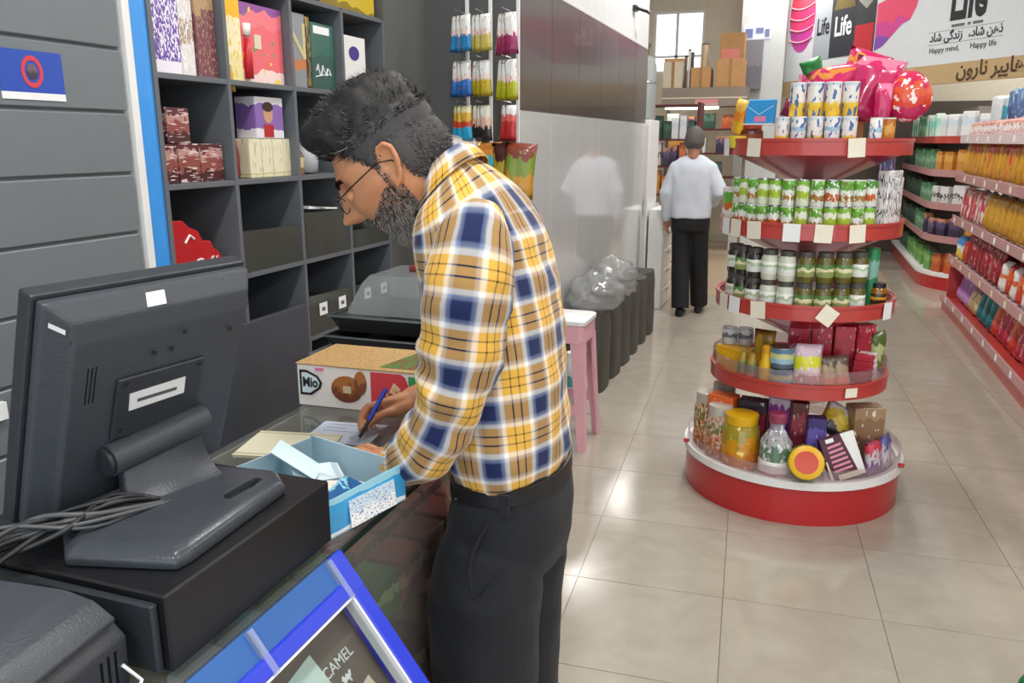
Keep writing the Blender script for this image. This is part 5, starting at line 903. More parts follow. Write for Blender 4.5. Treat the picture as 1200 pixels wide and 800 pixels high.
# ================================================================ PEOPLE
def plaid():
    m, nt, b = nodes_of('yellow_navy_plaid'); L = nt.links
    uv = N(nt, 'ShaderNodeUVMap'); sp = N(nt, 'ShaderNodeSeparateXYZ'); L.new(uv.outputs[0], sp.inputs[0]); outs = []
    st = [(0, 'f1eee6'), (.025, 'f1eee6'), (.04, 'e3b04c'), (.150, 'e3b04c'), (.158, '141414'), (.176, '141414'), (.184, 'e3b04c'), (.300, 'e3b04c'), (.308, '141414'), (.326, '141414'), (.334, 'e3b04c'), (.46, 'e3b04c'), (.475, 'f1eee6'), (.525, 'f1eee6'), (.56, '8a94ad'), (.60, '6b789c'), (.625, '1b2752'), (.865, '1b2752'), (.89, '6b789c'), (.93, '8a94ad'), (.965, 'f1eee6')]
    for ax in (0, 1):
        d = N(nt, 'ShaderNodeMath', operation='DIVIDE'); d.inputs[1].default_value = .115; L.new(sp.outputs[ax], d.inputs[0])
        f = N(nt, 'ShaderNodeMath', operation='FRACT'); L.new(d.outputs[0], f.inputs[0])
        r = N(nt, 'ShaderNodeValToRGB'); els = r.color_ramp.elements
        while len(els) > 1: els.remove(els[-1])
        for i, (p, c) in enumerate(st):
            e = els[0] if i == 0 else els.new(p); e.position = p; e.color = lin(c)
        L.new(f.outputs[0], r.inputs[0]); outs.append(r.outputs[0])
    mx = N(nt, 'ShaderNodeMix', data_type='RGBA'); mx.inputs[0].default_value = .5; L.new(outs[0], mx.inputs[6]); L.new(outs[1], mx.inputs[7])
    L.new(mx.outputs[2], b.inputs['Base Color']); b.inputs['Roughness'].default_value = .8; b.inputs['Specular IOR Level'].default_value = .2; b.inputs['Sheen Weight'].default_value = .15
    w = N(nt, 'ShaderNodeTexNoise'); w.inputs['Scale'].default_value = 60; bp = N(nt, 'ShaderNodeBump'); bp.inputs['Strength'].default_value = .12; L.new(w.outputs[0], bp.inputs['Height']); L.new(bp.outputs[0], b.inputs['Normal'])
    return m
M_plaid = plaid()
def skin_mat(name, c, c2):
    m, nt, b = nodes_of(name); L = nt.links
    tc = N(nt, 'ShaderNodeTexCoord'); nz = N(nt, 'ShaderNodeTexNoise'); nz.inputs['Scale'].default_value = 14; nz.inputs['Detail'].default_value = 5; L.new(tc.outputs['Object'], nz.inputs[0])
    r = N(nt, 'ShaderNodeValToRGB'); r.color_ramp.elements[0].position = .35; r.color_ramp.elements[0].color = lin(c); r.color_ramp.elements[1].position = .7; r.color_ramp.elements[1].color = lin(c2)
    L.new(nz.outputs[0], r.inputs[0]); L.new(r.outputs[0], b.inputs['Base Color']); b.inputs['Roughness'].default_value = .5; b.inputs['Subsurface Weight'].default_value = .12; b.inputs['Subsurface Radius'].default_value = (.6, .25, .12); b.inputs['Subsurface Scale'].default_value = .02
    return m
M_skin = skin_mat('warm_skin', 'c1805a', 'd39870')
def fused(name, mb, voxel, mt, parent=None, smooth_it=6, smooth_f=.5, disp=None):
    """fuse overlapping closed shells into one continuous surface"""
    o = mb.build(name, mt, None); m = o.modifiers.new('r', 'REMESH'); m.mode = 'VOXEL'; m.voxel_size = voxel; m.use_smooth_shade = True
    if smooth_it: s = o.modifiers.new('s', 'SMOOTH'); s.iterations = smooth_it; s.factor = smooth_f
    me = bpy.data.meshes.new_from_object(o.evaluated_get(bpy.context.evaluated_depsgraph_get())); old = o.data; bpy.data.objects.remove(o); bpy.data.meshes.remove(old)
    if disp:
        ns_ = [v.normal.copy() for v in me.vertices]; cs_ = [v.co.copy() for v in me.vertices]
        for v, c_, n_ in zip(me.vertices, cs_, ns_): v.co = disp(c_, n_)
    me.materials.clear(); me.materials.append(mt)
    for p in me.polygons: p.use_smooth = True
    me.name = name; return put(name, me, parent)
def cap_tube(mb, pts, rs, n=14, sq=1.0):
    """tapered tube with rounded ends"""
    pts = [Vector(p) for p in pts]; d0 = (pts[0] - pts[1]).normalized(); d1 = (pts[-1] - pts[-2]).normalized()
    P = [pts[0] + d0 * rs[0] * .95, pts[0] + d0 * rs[0] * .6] + pts + [pts[-1] + d1 * rs[-1] * .6, pts[-1] + d1 * rs[-1] * .95]
    mb.tube(P, [rs[0] * .3, rs[0] * .8] + list(rs) + [rs[-1] * .8, rs[-1] * .3], n)
def smooth_path(pts, rs, k=5):
    P = [Vector(p) for p in pts]; o, r = [], []
    for i in range(len(P) - 1):
        q0, q1, q2, q3 = P[max(i - 1, 0)], P[i], P[i + 1], P[min(i + 2, len(P) - 1)]
        for s_ in range(k):
            t = s_ / k; o.append(.5 * ((2 * q1) + (q2 - q0) * t + (2 * q0 - 5 * q1 + 4 * q2 - q3) * t * t + (3 * q1 - q0 - 3 * q2 + q3) * t ** 3)); r.append(rs[i] * (1 - t) + rs[i + 1] * t)
    o.append(P[-1]); r.append(rs[-1]); return o, r
def ring_fb(F, B, hw, yc, n=40, e=2.4):
    """oval ring spanned between a front point F and a back point B (x, z) with half width hw"""
    c = Vector(((F[0] + B[0]) / 2, yc, (F[1] + B[1]) / 2)); a = Vector(((F[0] - B[0]) / 2, 0, (F[1] - B[1]) / 2)); out = []
    for i in range(n):
        t = 2 * PI * i / n; ct, s_ = math.cos(t), math.sin(t)
        q = (abs(ct) ** e + abs(s_) ** e) ** (-1 / e); out.append(c + a * ct * q + Vector((0, s_ * hw * q, 0)))
    return out
def lerp_rings(tab, per=4):
    out = []
    for i in range(len(tab) - 1):
        q0, q1, q2, q3 = tab[max(i - 1, 0)], tab[i], tab[i + 1], tab[min(i + 2, len(tab) - 1)]
        for k in range(per):
            t = k / per; g = lambda a, b, c, d: .5 * (2 * b + (c - a) * t + (2 * a - 5 * b + 4 * c - d) * t * t + (3 * b - a - 3 * c + d) * t ** 3)
            out.append(tuple(g(q0[j], q1[j], q2[j], q3[j]) for j in range(5)))
    out.append(tab[-1]); return out

# ---------------------------------------------------------------- head in its own frame (faces -x)
def gs(x, s): return math.exp(-(x / s) ** 2)
def head_pt(th, ph):
    """th: angle in the horizontal plane (0 = face), ph: elevation"""
    cx, cy, cz = -math.cos(th) * math.cos(ph), math.sin(th) * math.cos(ph), math.sin(ph)
    rx = .094 if cx < 0 else .104; rz = .128 if cz > 0 else .122
    p = Vector((cx * rx, cy * .077, cz * rz)); z = p.z
    if z < 0:
        t = min(1, -z / .122); p.y *= 1 - .30 * t ** 1.6
        if p.x > 0: p.x *= 1 - .45 * t
        else: p.x *= 1 - .06 * t
    if cx < -.2:
        w = min(1, (-cx - .2) / .4); y = p.y
        p.x -= w * (.036 * gs(y, .011 + .004 * gs(z + .02, .02)) * (gs(z + .023, .014) + .55 * gs(z - .0, .02) + .15 * gs(z - .02, .012)))
        p.x -= w * .010 * gs(abs(y) - .015, .008) * gs(z + .026, .011)
        p.x -= w * .007 * gs(z - .036, .012) * gs(y, .06)
        p.x += w * .013 * gs(abs(y) - .033, .017) * gs(z - .014, .014)
        p.x -= w * .006 * gs(abs(y) - .045, .02) * gs(z + .025, .025)
        p.x -= w * .009 * gs(y, .024) * (gs(z + .056, .007) + gs(z + .071, .007)); p.x += w * .004 * gs(y, .022) * gs(z + .0635, .003)
        p.x -= w * .016 * gs(y, .028) * gs(z + .108, .02)
    return p
HS, HA = 1.19, R(37)
HO = Vector((-.792, 1.52, 1.523))
def hw_(p, o=HO, s=HS, a=HA, yaw=R(15)):
    p = p * s; q = Vector((p.x * math.cos(a) - p.z * math.sin(a), p.y, p.x * math.sin(a) + p.z * math.cos(a)))
    return Euler((0, 0, yaw)).to_matrix() @ q + o
def head_into(mb, tf, nt_=64, np__=48):
    rs = []
    for j in range(1, np__):
        ph = -PI / 2 + PI * j / np__; rs.append([tf(head_pt(2 * PI * i / nt_ - PI, ph)) for i in range(nt_)])
    mb.rings(rs)
def ear_into(mb, tf, s):
    # a shell with a raised rim
    pts = [(.004, -.030), (.016, -.018), (.027, .004), (.030, .022), (.022, .034), (.008, .034), (-.001, .024), (-.003, .008), (-.001, -.012), (-.002, -.026)]
    P = [tf(Vector((x + .006, s * (.074 + .012 * (x + .003) / .03), z))) for x, z in pts]
    mb.tube(P + [P[0]], [.0055] * 11, 8)
    c = sum(P, Vector()) / len(P); inn = tf(Vector((.016, s * .071, .004))) - c
    mb.rings([[p for p in P], [p + inn * .6 for p in P]])
    cap_tube(mb, [tf(Vector((.004, s * .076, -.030))), tf(Vector((.007, s * .076, -.024)))], [.006, .007], 8)
# ---------------------------------------------------------------- the man at the counter
YC = 1.55
bd_ = MB(); head_into(bd_, hw_); ear_into(bd_, hw_, -1); ear_into(bd_, hw_, 1)
cap_tube(bd_, [hw_(Vector((.035, 0, .0))), hw_(Vector((.045, 0, -.075))), (-.675, 1.54, 1.47), (-.645, YC, 1.39)], [.066, .064, .062, .075], 22)
cap_tube(bd_, [(-.62, YC, 1.38), (-.59, YC, 1.2), (-.56, YC, 1.0), (-.545, YC, .86)], [.10, .10, .10, .09], 20)
for s in (-1, 1): cap_tube(bd_, [(-.60, YC, 1.40), (-.585, YC + s * .15, 1.395)], [.06, .06], 14)
# arms
cap_tube(bd_, [(-.57, 1.39, 1.39), (-.585, 1.355, 1.2), (-.61, 1.347, 1.07), (-.66, 1.352, .99), (-.715, 1.365, .952), (-.745, 1.38, .940)], [.05, .045, .04, .037, .03, .027], 16)
cap_tube(bd_, [(-.60, 1.69, 1.37), (-.62, 1.775, 1.22), (-.645, 1.815, 1.08), (-.74, 1.79, 1.01), (-.83, 1.745, .975), (-.868, 1.715, .965)], [.05, .045, .043, .040, .032, .028], 16)
def finger(pts, r): cap_tube(bd_, pts, [r * 1.06, r, r * .96, r * .82][:len(pts)], 10)
# left hand resting flat, fingers towards the paper
for k, y in enumerate((-.03, -.01, .01, .03)):
    cap_tube(bd_, [(-.755, 1.39 + y * .6, .936), (-.815, 1.425 + y, .926)], [.016, .0135], 12)
for k, (y, l) in enumerate(((-.036, .062), (-.013, .075), (.010, .080), (.033, .072))):
    b0 = Vector((-.818, 1.425 + y, .926)); dd = Vector((-1, .12 + y * 2.2, 0)).normalized()
    finger([b0, b0 + dd * l * .42 + Vector((0, 0, .006)), b0 + dd * l * .75 - Vector((0, 0, .002)), b0 + dd * l * 1.05 - Vector((0, 0, .012))], .0092)
finger([(-.765, 1.415, .932), (-.785, 1.455, .93), (-.81, 1.482, .922), (-.83, 1.492, .914)], .0108)
# right hand closed on the pen
for a, b in (((-.868, 1.715, .965), (-.902, 1.645, .968)), ((-.866, 1.712, .96), (-.912, 1.66, .958)), ((-.872, 1.712, .955), (-.914, 1.672, .947)), ((-.862, 1.705, .955), (-.885, 1.645, .950))): cap_tube(bd_, [a, b], [.022, .0155], 12)
finger([(-.902, 1.640, .974), (-.925, 1.602, .972), (-.930, 1.578, .950), (-.924, 1.566, .932)], .0092)
finger([(-.914, 1.652, .966), (-.944, 1.618, .957), (-.942, 1.592, .936), (-.931, 1.578, .920)], .0092)
finger([(-.920, 1.666, .955), (-.950, 1.638, .941), (-.945, 1.612, .923), (-.932, 1.600, .914)], .0088)
finger([(-.920, 1.682, .944), (-.946, 1.660, .928), (-.940, 1.638, .916), (-.926, 1.628, .912)], .008)
finger([(-.878, 1.652, .952), (-.890, 1.612, .955), (-.902, 1.588, .950), (-.913, 1.572, .938)], .0108)
# legs and feet
for y, dx in ((1.46, 0), (1.645, -.01)):
    cap_tube(bd_, [(-.55, YC + (y - YC) * .7, .80), (-.575 + dx, y, .5), (-.555 + dx, y, .1)], [.06, .05, .035], 14)
    cap_tube(bd_, [(-.53 + dx, y, .05), (-.62 + dx, y, .045), (-.675 + dx, y, .03)], [.04, .04, .026], 12)
man = fused('person', bd_, .0032, M_skin, None, 4, .5)
tag(man, 'man in a yellow and navy plaid shirt writing at the glass counter', 'person')
# ---------------------------------------------------------------- plaid shirt (torso, sleeves) with cloth coordinates
class CM:
    def __init__(s): s.v = []; s.f = []; s.uv = []
    def grid(s, rings, us, vs, closed=True):
        n = len(rings[0]); o = len(s.v); s.v += [tuple(p) for r in rings for p in r]
        for i in range(len(rings) - 1):
            for j in range(n if closed else n - 1):
                k = (j + 1) % n; s.f.append((o + i * n + j, o + i * n + k, o + (i + 1) * n + k, o + (i + 1) * n + j))
                s.uv.append([(us[i][j], vs[i][j]), (us[i][j + 1], vs[i][j + 1]), (us[i + 1][j + 1], vs[i + 1][j + 1]), (us[i + 1][j], vs[i + 1][j])])
    def build(s, name, mt, parent, thick=.0025):
        me = bpy.data.meshes.new(name); me.from_pydata(s.v, [], s.f); ul = me.uv_layers.new(name='UVMap')
        for p, q in zip(me.polygons, s.uv):
            for li, c in zip(p.loop_indices, q): ul.data[li].uv = c
            p.use_smooth = True
        me.materials.append(mt); me.update(); return put(name, me, parent)
def fold(p, amp, sc, seed, st=(1, 1, 1)):
    q = Vector((p.x * sc * st[0] + seed, p.y * sc * st[1], p.z * sc * st[2])); return amp * (noise.noise(q) + .5 * noise.noise(q * 2.1))
shirt = CM()
TAB = [(-.652, .862, -.436, .885, .163), (-.664, .91, -.432, .93, .168), (-.690, 1.0, -.430, 1.02, .176), (-.704, 1.1, -.436, 1.12, .183), (-.712, 1.2, -.446, 1.22, .19), (-.718, 1.30, -.464, 1.32, .198), (-.720, 1.365, -.488, 1.395, .20), (-.720, 1.405, -.522, 1.455, .19), (-.718, 1.430, -.562, 1.50, .158), (-.715, 1.447, -.602, 1.53, .112), (-.713, 1.458, -.632, 1.546, .078)]
rings_, us, vs, vl = [], [], [], 0; nR = 72; prev = None
for ri, q in enumerate(lerp_rings(TAB, 6)):
    rg_ = ring_fb((q[0], q[1]), (q[2], q[3]), q[4], YC, nR, 2.35); c = sum(rg_, Vector()) / nR; out = []
    for j, p in enumerate(rg_):
        nrm = (p - c); nrm.z = 0; nrm.normalize()
        k = min(1, ri / 4) * (1 if q[1] < 1.40 else max(0, (1.47 - q[1]) / .07))
        drape = .012 * math.exp(-((q[1] - .95) / .05) ** 2) * (.6 + noise.noise(Vector((math.cos(2 * PI * j / nR) * 2.2, math.sin(2 * PI * j / nR) * 2.2, .3))))
        out.append(p + nrm * (k * (fold(p, .011, 7, 3, (1, 1, .45)) + fold(p, .006, 14, 8, (.6, .6, 1.4)) + drape)))
    rings_.append(out)
    cm_ = Vector(((q[0] + q[2]) / 2, YC, (q[1] + q[3]) / 2)); vl += 0 if prev is None else (cm_ - prev).length; prev = cm_
    arc = [0]; 
    base = ring_fb((TAB[4][0], TAB[4][1]), (TAB[4][2], TAB[4][3]), TAB[4][4], YC, nR, 2.35)
    for j in range(nR): arc.append(arc[-1] + (base[(j + 1) % nR] - base[j]).length)
    us.append([a + .02 for a in arc]); vs.append([vl * 1.0 + .03 * (ri > 40) * math.cos(2 * PI * j / nR) for j in range(nR + 1)])
shirt.grid(rings_, us, vs)
def sleeve(pts, rs, seed, u0, v0, cuff=True, n=36):
    P, Rr = smooth_path(pts, rs, 8); up = None; rings, us, vs = [], [], []; L_ = 0
    for i, p in enumerate(P):
        t = (P[min(i + 1, len(P) - 1)] - P[max(i - 1, 0)]).normalized()
        if up is None: up = Vector((0, -1, 0))
        x = t.cross(up).normalized(); y = x.cross(t).normalized(); up = y
        if i: L_ += (p - P[i - 1]).length
        f = i / (len(P) - 1); rr = []
        for j in range(n):
            a = 2 * PI * j / n; d = x * math.cos(a) + y * math.sin(a)
            k = min(1, (1 - f) * 8)
            am = .009 + .008 * math.exp(-((f - .55) / .16) ** 2)
            w = fold(p + d * Rr[i], am, 11, seed, (1, 1, 1.5)) + .0035 * math.sin(L_ * 95 + 2.5 * math.sin(a + seed)) * math.exp(-((f - .58) / .2) ** 2) - .002
            rr.append(p + d * (Rr[i] + k * w))
        rings.append(rr); us.append([u0 + .44 * j / n for j in range(n + 1)]); vs.append([v0 + L_] * (n + 1))
    if cuff:  # turned edge
        e = rings[-1]; c = sum(e, Vector()) / n; t = (P[-1] - P[-2]).normalized()
        for s_, d_ in ((1.06, -.03), (1.10, -.004), (1.06, .004), (.9, .002)):
            rings.append([c + (q - c) * s_ + t * d_ for q in e]) if d_ > -.02 else None
            if d_ > -.02: us.append(us[-1]); L_ += .008; vs.append([v0 + L_] * (n + 1))
    shirt.grid(rings, us, vs)
sleeve([(-.585, 1.455, 1.425), (-.568, 1.402, 1.40), (-.568, 1.372, 1.33), (-.575, 1.356, 1.24), (-.588, 1.348, 1.15), (-.612, 1.345, 1.07), (-.650, 1.348, 1.005), (-.695, 1.357, .962), (-.725, 1.368, .95)], [.05, .078, .087, .083, .077, .070, .064, .054, .044], 1.3, .03, .012)
sleeve([(-.60, 1.635, 1.415), (-.60, 1.685, 1.385), (-.61, 1.725, 1.30), (-.625, 1.78, 1.2), (-.645, 1.812, 1.09), (-.72, 1.795, 1.02), (-.78, 1.77, .995)], [.05, .07, .076, .072, .068, .062, .05], 4.1, .03, .012)
sh_o = shirt.build('shirt', M_plaid, man); sm = sh_o.modifiers.new('t', 'SOLIDIFY'); sm.thickness = .002; sm.offset = 1
col_ = CM(); nC = 44; cr, cu, cv = [], [], []
opr = lambda s_, dz, dx=0: [Vector((p.x + dx, p.y, p.z + dz)) for p in [(lambda c, q: c + (q - c) * s_)(Vector((-.674, YC, 1.502)), q) for q in ring_fb((-.717, 1.458), (-.628, 1.547), .076, YC, nC, 2.1)]]
for s_, dz, dx in ((1.0, -.01, 0), (.93, .016, -.012), (.90, .030, -.016), (.96, .034, -.014), (1.18, .012, -.004), (1.42, -.014, .0)):
    full = opr(s_, dz, dx); k0 = 2; cr.append(full[k0:] + full[:1] if False else full[k0:nC - k0 + 1]); m_ = len(cr[-1]); cu.append([.012 * j + .02 for j in range(m_ + 1)]); cv.append([.02 * len(cr) + .02] * (m_ + 1))
col_.grid(cr, cu, cv, False); co_ = col_.build('collar', M_plaid, sh_o); sm = co_.modifiers.new('t', 'SOLIDIFY'); sm.thickness = .0025
MB().lathe([(.0, 0), (.006, 0), (.006, .002), (.004, .003), (0, .003)], 12).build('collar_button', M_black, sh_o, (-.716, 1.466, 1.44), (R(70), 0, R(-30)))
# ---------------------------------------------------------------- trousers, belt
M_tr = mat('charcoal_trousers', '12151b', .8, var=.1, bump=.25, scale=50, sheen=.05)
tr = MB(); PT = [(-.654, .905, -.434, .928, .164), (-.664, .86, -.424, .88, .170), (-.676, .80, -.418, .82, .174), (-.685, .74, -.422, .75, .174), (-.68, .68, -.44, .69, .156)]
tr.rings([ring_fb((q[0], q[1]), (q[2], q[3]), q[4], YC, 36, 2.3) for q in PT])
for y, dx in ((1.462, 0), (1.635, .002)):
    P, Rr = smooth_path([(-.555 + dx * .4, y, .77), (-.575 + dx, y, .66), (-.58 + dx, y, .52), (-.575 + dx, y, .40), (-.565 + dx, y, .25), (-.56 + dx, y, .075)], [.10, .124, .122, .115, .105, .10], 4); tr.tube(P, Rr, 26)
def trd(p, n_):
    f = fold(p, .006, 6, 2, (1.2, 1.2, .8)) + .004 * math.sin(22 * (p.z + .7 * p.x) + 3 * noise.noise(p * 5)) * gs(p.z - .62, .14)
    return p + n_ * f
tro = fused('trousers', tr, .006, M_tr, man, 8, .5, trd)
def band(z0, z1, off, name, mt, tab=TAB):
    rs = []
    for z, o_ in ((z0, off), (z0 + .002, off + .003), (z1 - .002, off + .003), (z1, off)):
        t = (z - .862) / .05; rs.append(ring_fb((-.657 - o_, z - .008), (-.432 + o_, z + .016), .164 + o_, YC, 48, 2.3))
    rs.append(ring_fb((-.657 - off + .003, z1 - .008), (-.432 + off - .003, z1 + .016), .164 + off - .003, YC, 48, 2.3)); return MB().rings(rs, cap=False).build(name, mt, man, smooth=50)
belt = band(.868, .904, .006, 'belt', mat('black_leather', '121316', .4, bump=.2, scale=60))
MB().b2((-.012, -.004, -.022), (.012, .004, .024)).build('belt_loop', M_tr, belt, (-.50, YC - .178, .888), (0, 0, 0), bevel=.002)
for x in (-.62, -.605, -.59): MB().lathe([(.0025, 0), (.0025, .003)], 8).build('belt_eyelet', M_steel, belt, (x, YC - .160 + (x + .59) * .7, .884), (R(90), 0, 0))
pkt = [(-.535, 1.372, .842), (-.556, 1.366, .80), (-.567, 1.360, .76), (-.566, 1.354, .72), (-.556, 1.352, .688), (-.540, 1.353, .70), (-.515, 1.356, .735), (-.49, 1.362, .765)]
P, Rr = smooth_path([(x, y - .003, z) for x, y, z in pkt], [.002, .004, .0045, .004, .003, .002, .0015, .001], 5)
MB().tube(P, Rr, 8).build('pocket_edge', M_tr, tro, smooth=True)
for y, dx in ((1.462, 0), (1.642, 0)):
    sh_ = MB(); rs = []
    for x, w, h in ((-.45, .02, .03), (-.455, .036, .07), (-.50, .042, .085), (-.56, .043, .085), (-.62, .046, .06), (-.68, .042, .045), (-.705, .025, .03), (-.712, .012, .015)):
        rs.append([(x + dx, y + w * math.cos(a), max(0.0, h / 2 + h / 2 * math.sin(a))) for a in [2 * PI * i / 16 for i in range(16)]])
    sh_.rings(rs).build('shoe', mat('black_shoe', '0f1012', .3), man, smooth=60)
# ---------------------------------------------------------------- hair, beard, glasses
def hair_mask(p):
    """how far inside the hairline a head point lies (p in head frame)"""
    x, y, z = p
    if x < -.01: line = .052 + .028 * min(1, (-x - .01) / .08) - .05 * max(0, 1 - (-x) / .045) * (1 if abs(y) > .05 else 0)
    elif x < .03: line = .0 + .03 * gs(x - .02, .02)
    else: line = -.068 + .04 * max(0, (.06 - x) / .03)
    return z - line
def hair_thick(p):
    top = max(0, min(1, (p.z - .03) / .07)); front = max(0, min(1, (-p.x + .02) / .10)) * top; back = max(0, min(1, p.x / .1))
    return .005 + .026 * top + .028 * front * front + .012 * back * top + .006 * back
hr = MB(); nT, nP = 96, 56; idx = {}
for j in range(4, nP):
    for i in range(nT):
        th_a, ph = 2 * PI * i / nT - PI, -PI / 2 + PI * j / nP; p = head_pt(th_a, ph)
        if hair_mask(p) < -.004: continue
        m_ = max(0, min(1, (hair_mask(p) + .004) / .02)); d = p.normalized(); t = hair_thick(p) * m_
        t += m_ * (.006 * noise.noise(p * 60) + .005 * noise.noise(p * 28)) * (1 if p.z > .05 else .3) + .0008
        idx[(i, j)] = len(hr.v); hr.v.append(tuple(hw_(p + Vector((d.x - .25 * max(0, min(1, (-p.x) / .08)) * max(0, p.z / .1), d.y, d.z)) * t)))
for (i, j) in list(idx):
    q = [(i, j), ((i + 1) % nT, j), ((i + 1) % nT, j + 1), (i, j + 1)]
    if all(k in idx for k in q): hr.f.append(tuple(idx[k] for k in q)); hr.mi.append(2 if -PI / 2 + PI * j / nP < .45 + .1 * noise.noise(Vector((i * .3, j * .3, 0))) else 0)
def strand(mb, p, d, l, w, mi, curl=.3):
    sd = d.cross(Vector((random.uniform(-1, 1), random.uniform(-1, 1), random.uniform(-1, 1)))).normalized() * w
    b = Vector((random.uniform(-1, 1), random.uniform(-1, 1), random.uniform(-1, 1))) * l * curl
    p1 = p + d * l * .55 + b * .3; p2 = p + d * l + b
    o = len(mb.v); mb.v += [tuple(p - sd), tuple(p + sd), tuple(p1 - sd * .8), tuple(p1 + sd * .8), tuple(p2)]; mb.f += [(o, o + 1, o + 3, o + 2), (o + 2, o + 3, o + 4)]; mb.mi += [mi, mi]
random.seed(5)
cnt = 0
while cnt < 13000:
    p = head_pt(random.uniform(-PI, PI), math.asin(random.uniform(-.75, 1)))
    hm = hair_mask(p)
    if hm < 0: continue
    t = hair_thick(p) * min(1, (hm + .004) / .02); n_ = p.normalized(); flow = Vector((-.9 if p.x < .05 else -.2, 0, .35 if p.z > .06 else -.9))
    if p.z < .04: flow = Vector((.35, 0, -.9))
    d = (n_ * (1.0 if p.z > .05 else .35) + flow * (.8 if p.z > .05 else 1)).normalized()
    a0 = hw_(p + n_ * t * .75); d_w = (hw_(p + n_ * t * .75 + d * .01) - a0).normalized()
    grey = random.random() < (.14 if p.z > .05 else .42)
    strand(hr, a0, d_w, random.uniform(.010, .022) if p.z > .05 else random.uniform(.006, .012), .0008, 1 if grey else 0, .35); cnt += 1
M_hair = mat('black_hair', '1a1817', .65, var=.3, scale=80); M_grey = mat('grey_hair', '6f6c6a', .5, var=.2, scale=80); M_bg = mat('pale_grey_hair', 'b3aaa2', .5)
hr.build('hair', [M_hair, M_grey, mat('greying_hair', '3c3a3a', .7, var=.35, scale=120)], man, smooth=True)
be = MB(); cnt = 0
def beard_mask(p):
    x, y, z = p
    if x > .012 or z > .0: return -1
    jaw = -.020 - .026 * max(0, min(1, (-x - .02) / .05))       # cheek line drops towards the mouth
    m_ = jaw - z
    if x < -.055 and abs(y) < .03:
        m_ = .01 if -.052 < z < -.036 and abs(y) < .032 else (-1 if -.080 < z < -.05 and abs(y) < .021 else m_)
    if x > -.02: m_ = min(m_ if z < -.02 else -1, .02) if z < -.01 else -1
    if x > -.01 and z > -.075: m_ = .01 if z < .0 and x < .008 else m_
    return m_
while cnt < 15000:
    p = head_pt(random.uniform(-1.9, 1.9), math.asin(random.uniform(-.98, .05)))
    if beard_mask(p) < 0: continue
    n_ = p.normalized(); d = (n_ * .5 + Vector((.15, 0, -.9))).normalized(); a0 = hw_(p - n_ * .001); d_w = (hw_(p + d * .01) - hw_(p)).normalized()
    lo = max(0, min(1, (-p.z - .05) / .05)); u = random.random()
    mi = 2 if u < .22 + .6 * lo else (1 if u < .6 + .35 * lo else 0)
    strand(be, a0, d_w, random.uniform(.005, .010) + .009 * lo, .0007, mi, .4); cnt += 1
for s in (-1, 1):
    for k in range(260):
        t = random.random(); p = head_pt(s * (.16 + .5 * t), .235 + .05 * math.sin(t * 2.6) + random.uniform(-.03, .03)); n_ = p.normalized()
        d = (n_ * .4 + Vector((.3, s * .8, .2 - .5 * t))).normalized(); a0 = hw_(p); strand(be, a0, (hw_(p + d * .01) - a0).normalized(), .009, .0006, 0, .2)
be.build('beard', [M_hair, M_grey, M_bg], man)
gl = MB()
for s in (-1, 1):
    c = Vector((-.106, s * .034, .004)); P = [hw_(c + Vector((.006 * abs(math.cos(a)) * 1, .025 * math.cos(a), .017 * math.sin(a)))) for a in [2 * PI * i / 20 for i in range(20)]]
    gl.tube(P + [P[0]], .0011, 6)
    gl.tube([hw_(Vector((-.100, s * .060, .010))), hw_(Vector((-.06, s * .080, .012))), hw_(Vector((.0, s * .085, .016))), hw_(Vector((.022, s * .083, .006))), hw_(Vector((.03, s * .082, -.012)))], .0014, 6)
gl.tube([hw_(Vector((-.108, -.010, .008))), hw_(Vector((-.116, 0, .011))), hw_(Vector((-.108, .010, .008)))], .0011, 6)
go = gl.build('eyeglasses', mat('dark_wire', '2a2320', .3, metal=.6), man, smooth=True); 
for s in (-1, 1):
    c = Vector((-.106, s * .034, .004)); MB().rings([[hw_(c + Vector((o_ + .006 * abs(math.cos(a)), .0245 * math.cos(a), .0165 * math.sin(a)))) for a in [2 * PI * i / 20 for i in range(20)]] for o_ in (-.0006, .0006)]).build('lens', G_clear, go)
    eb = MB().lathe([(0, -.012), (.008, -.009), (.012, 0), (.008, .009), (0, .012)], 14).build('eyelid', M_skin, man, hw_(Vector((-.080, s * .033, .005))), smooth=True)
wt = MB(); wc_ = Vector((-.735, 1.375, .944)); wd = Vector((-.78, .42, -.3)).normalized()
x_ = wd.cross(Vector((0, 0, 1))).normalized(); y_ = x_.cross(wd)
wt.rings([[wc_ + wd * d_ + (x_ * math.cos(a) + y_ * math.sin(a)) * r_ for a in [2 * PI * i / 24 for i in range(24)]] for d_, r_ in ((-.007, .031), (-.007, .034), (.007, .034), (.007, .031), (-.007, .031))], cap=False)
wt.build('wristwatch', M_steel, man, smooth=40)
pen = empty('ballpoint_pen', (-.926, 1.546, .9025)); tag(pen, 'blue ballpoint pen held in the writing hand', 'pen'); pv = Vector((.044, .058, .108))
MB().tube([pv * .10, pv * .72], .0042, 12).build('barrel', mat('pen_grip', '1f2430', .3), pen, smooth=40); MB().tube([pv * .45, pv * 1.08], .0055, 12).build('cap', mat('pen_blue', '1f46c4', .3), pen, smooth=40); MB().tube([(0, 0, 0), pv * .10], [.0006, .0035], 10).build('tip', M_steel, pen)

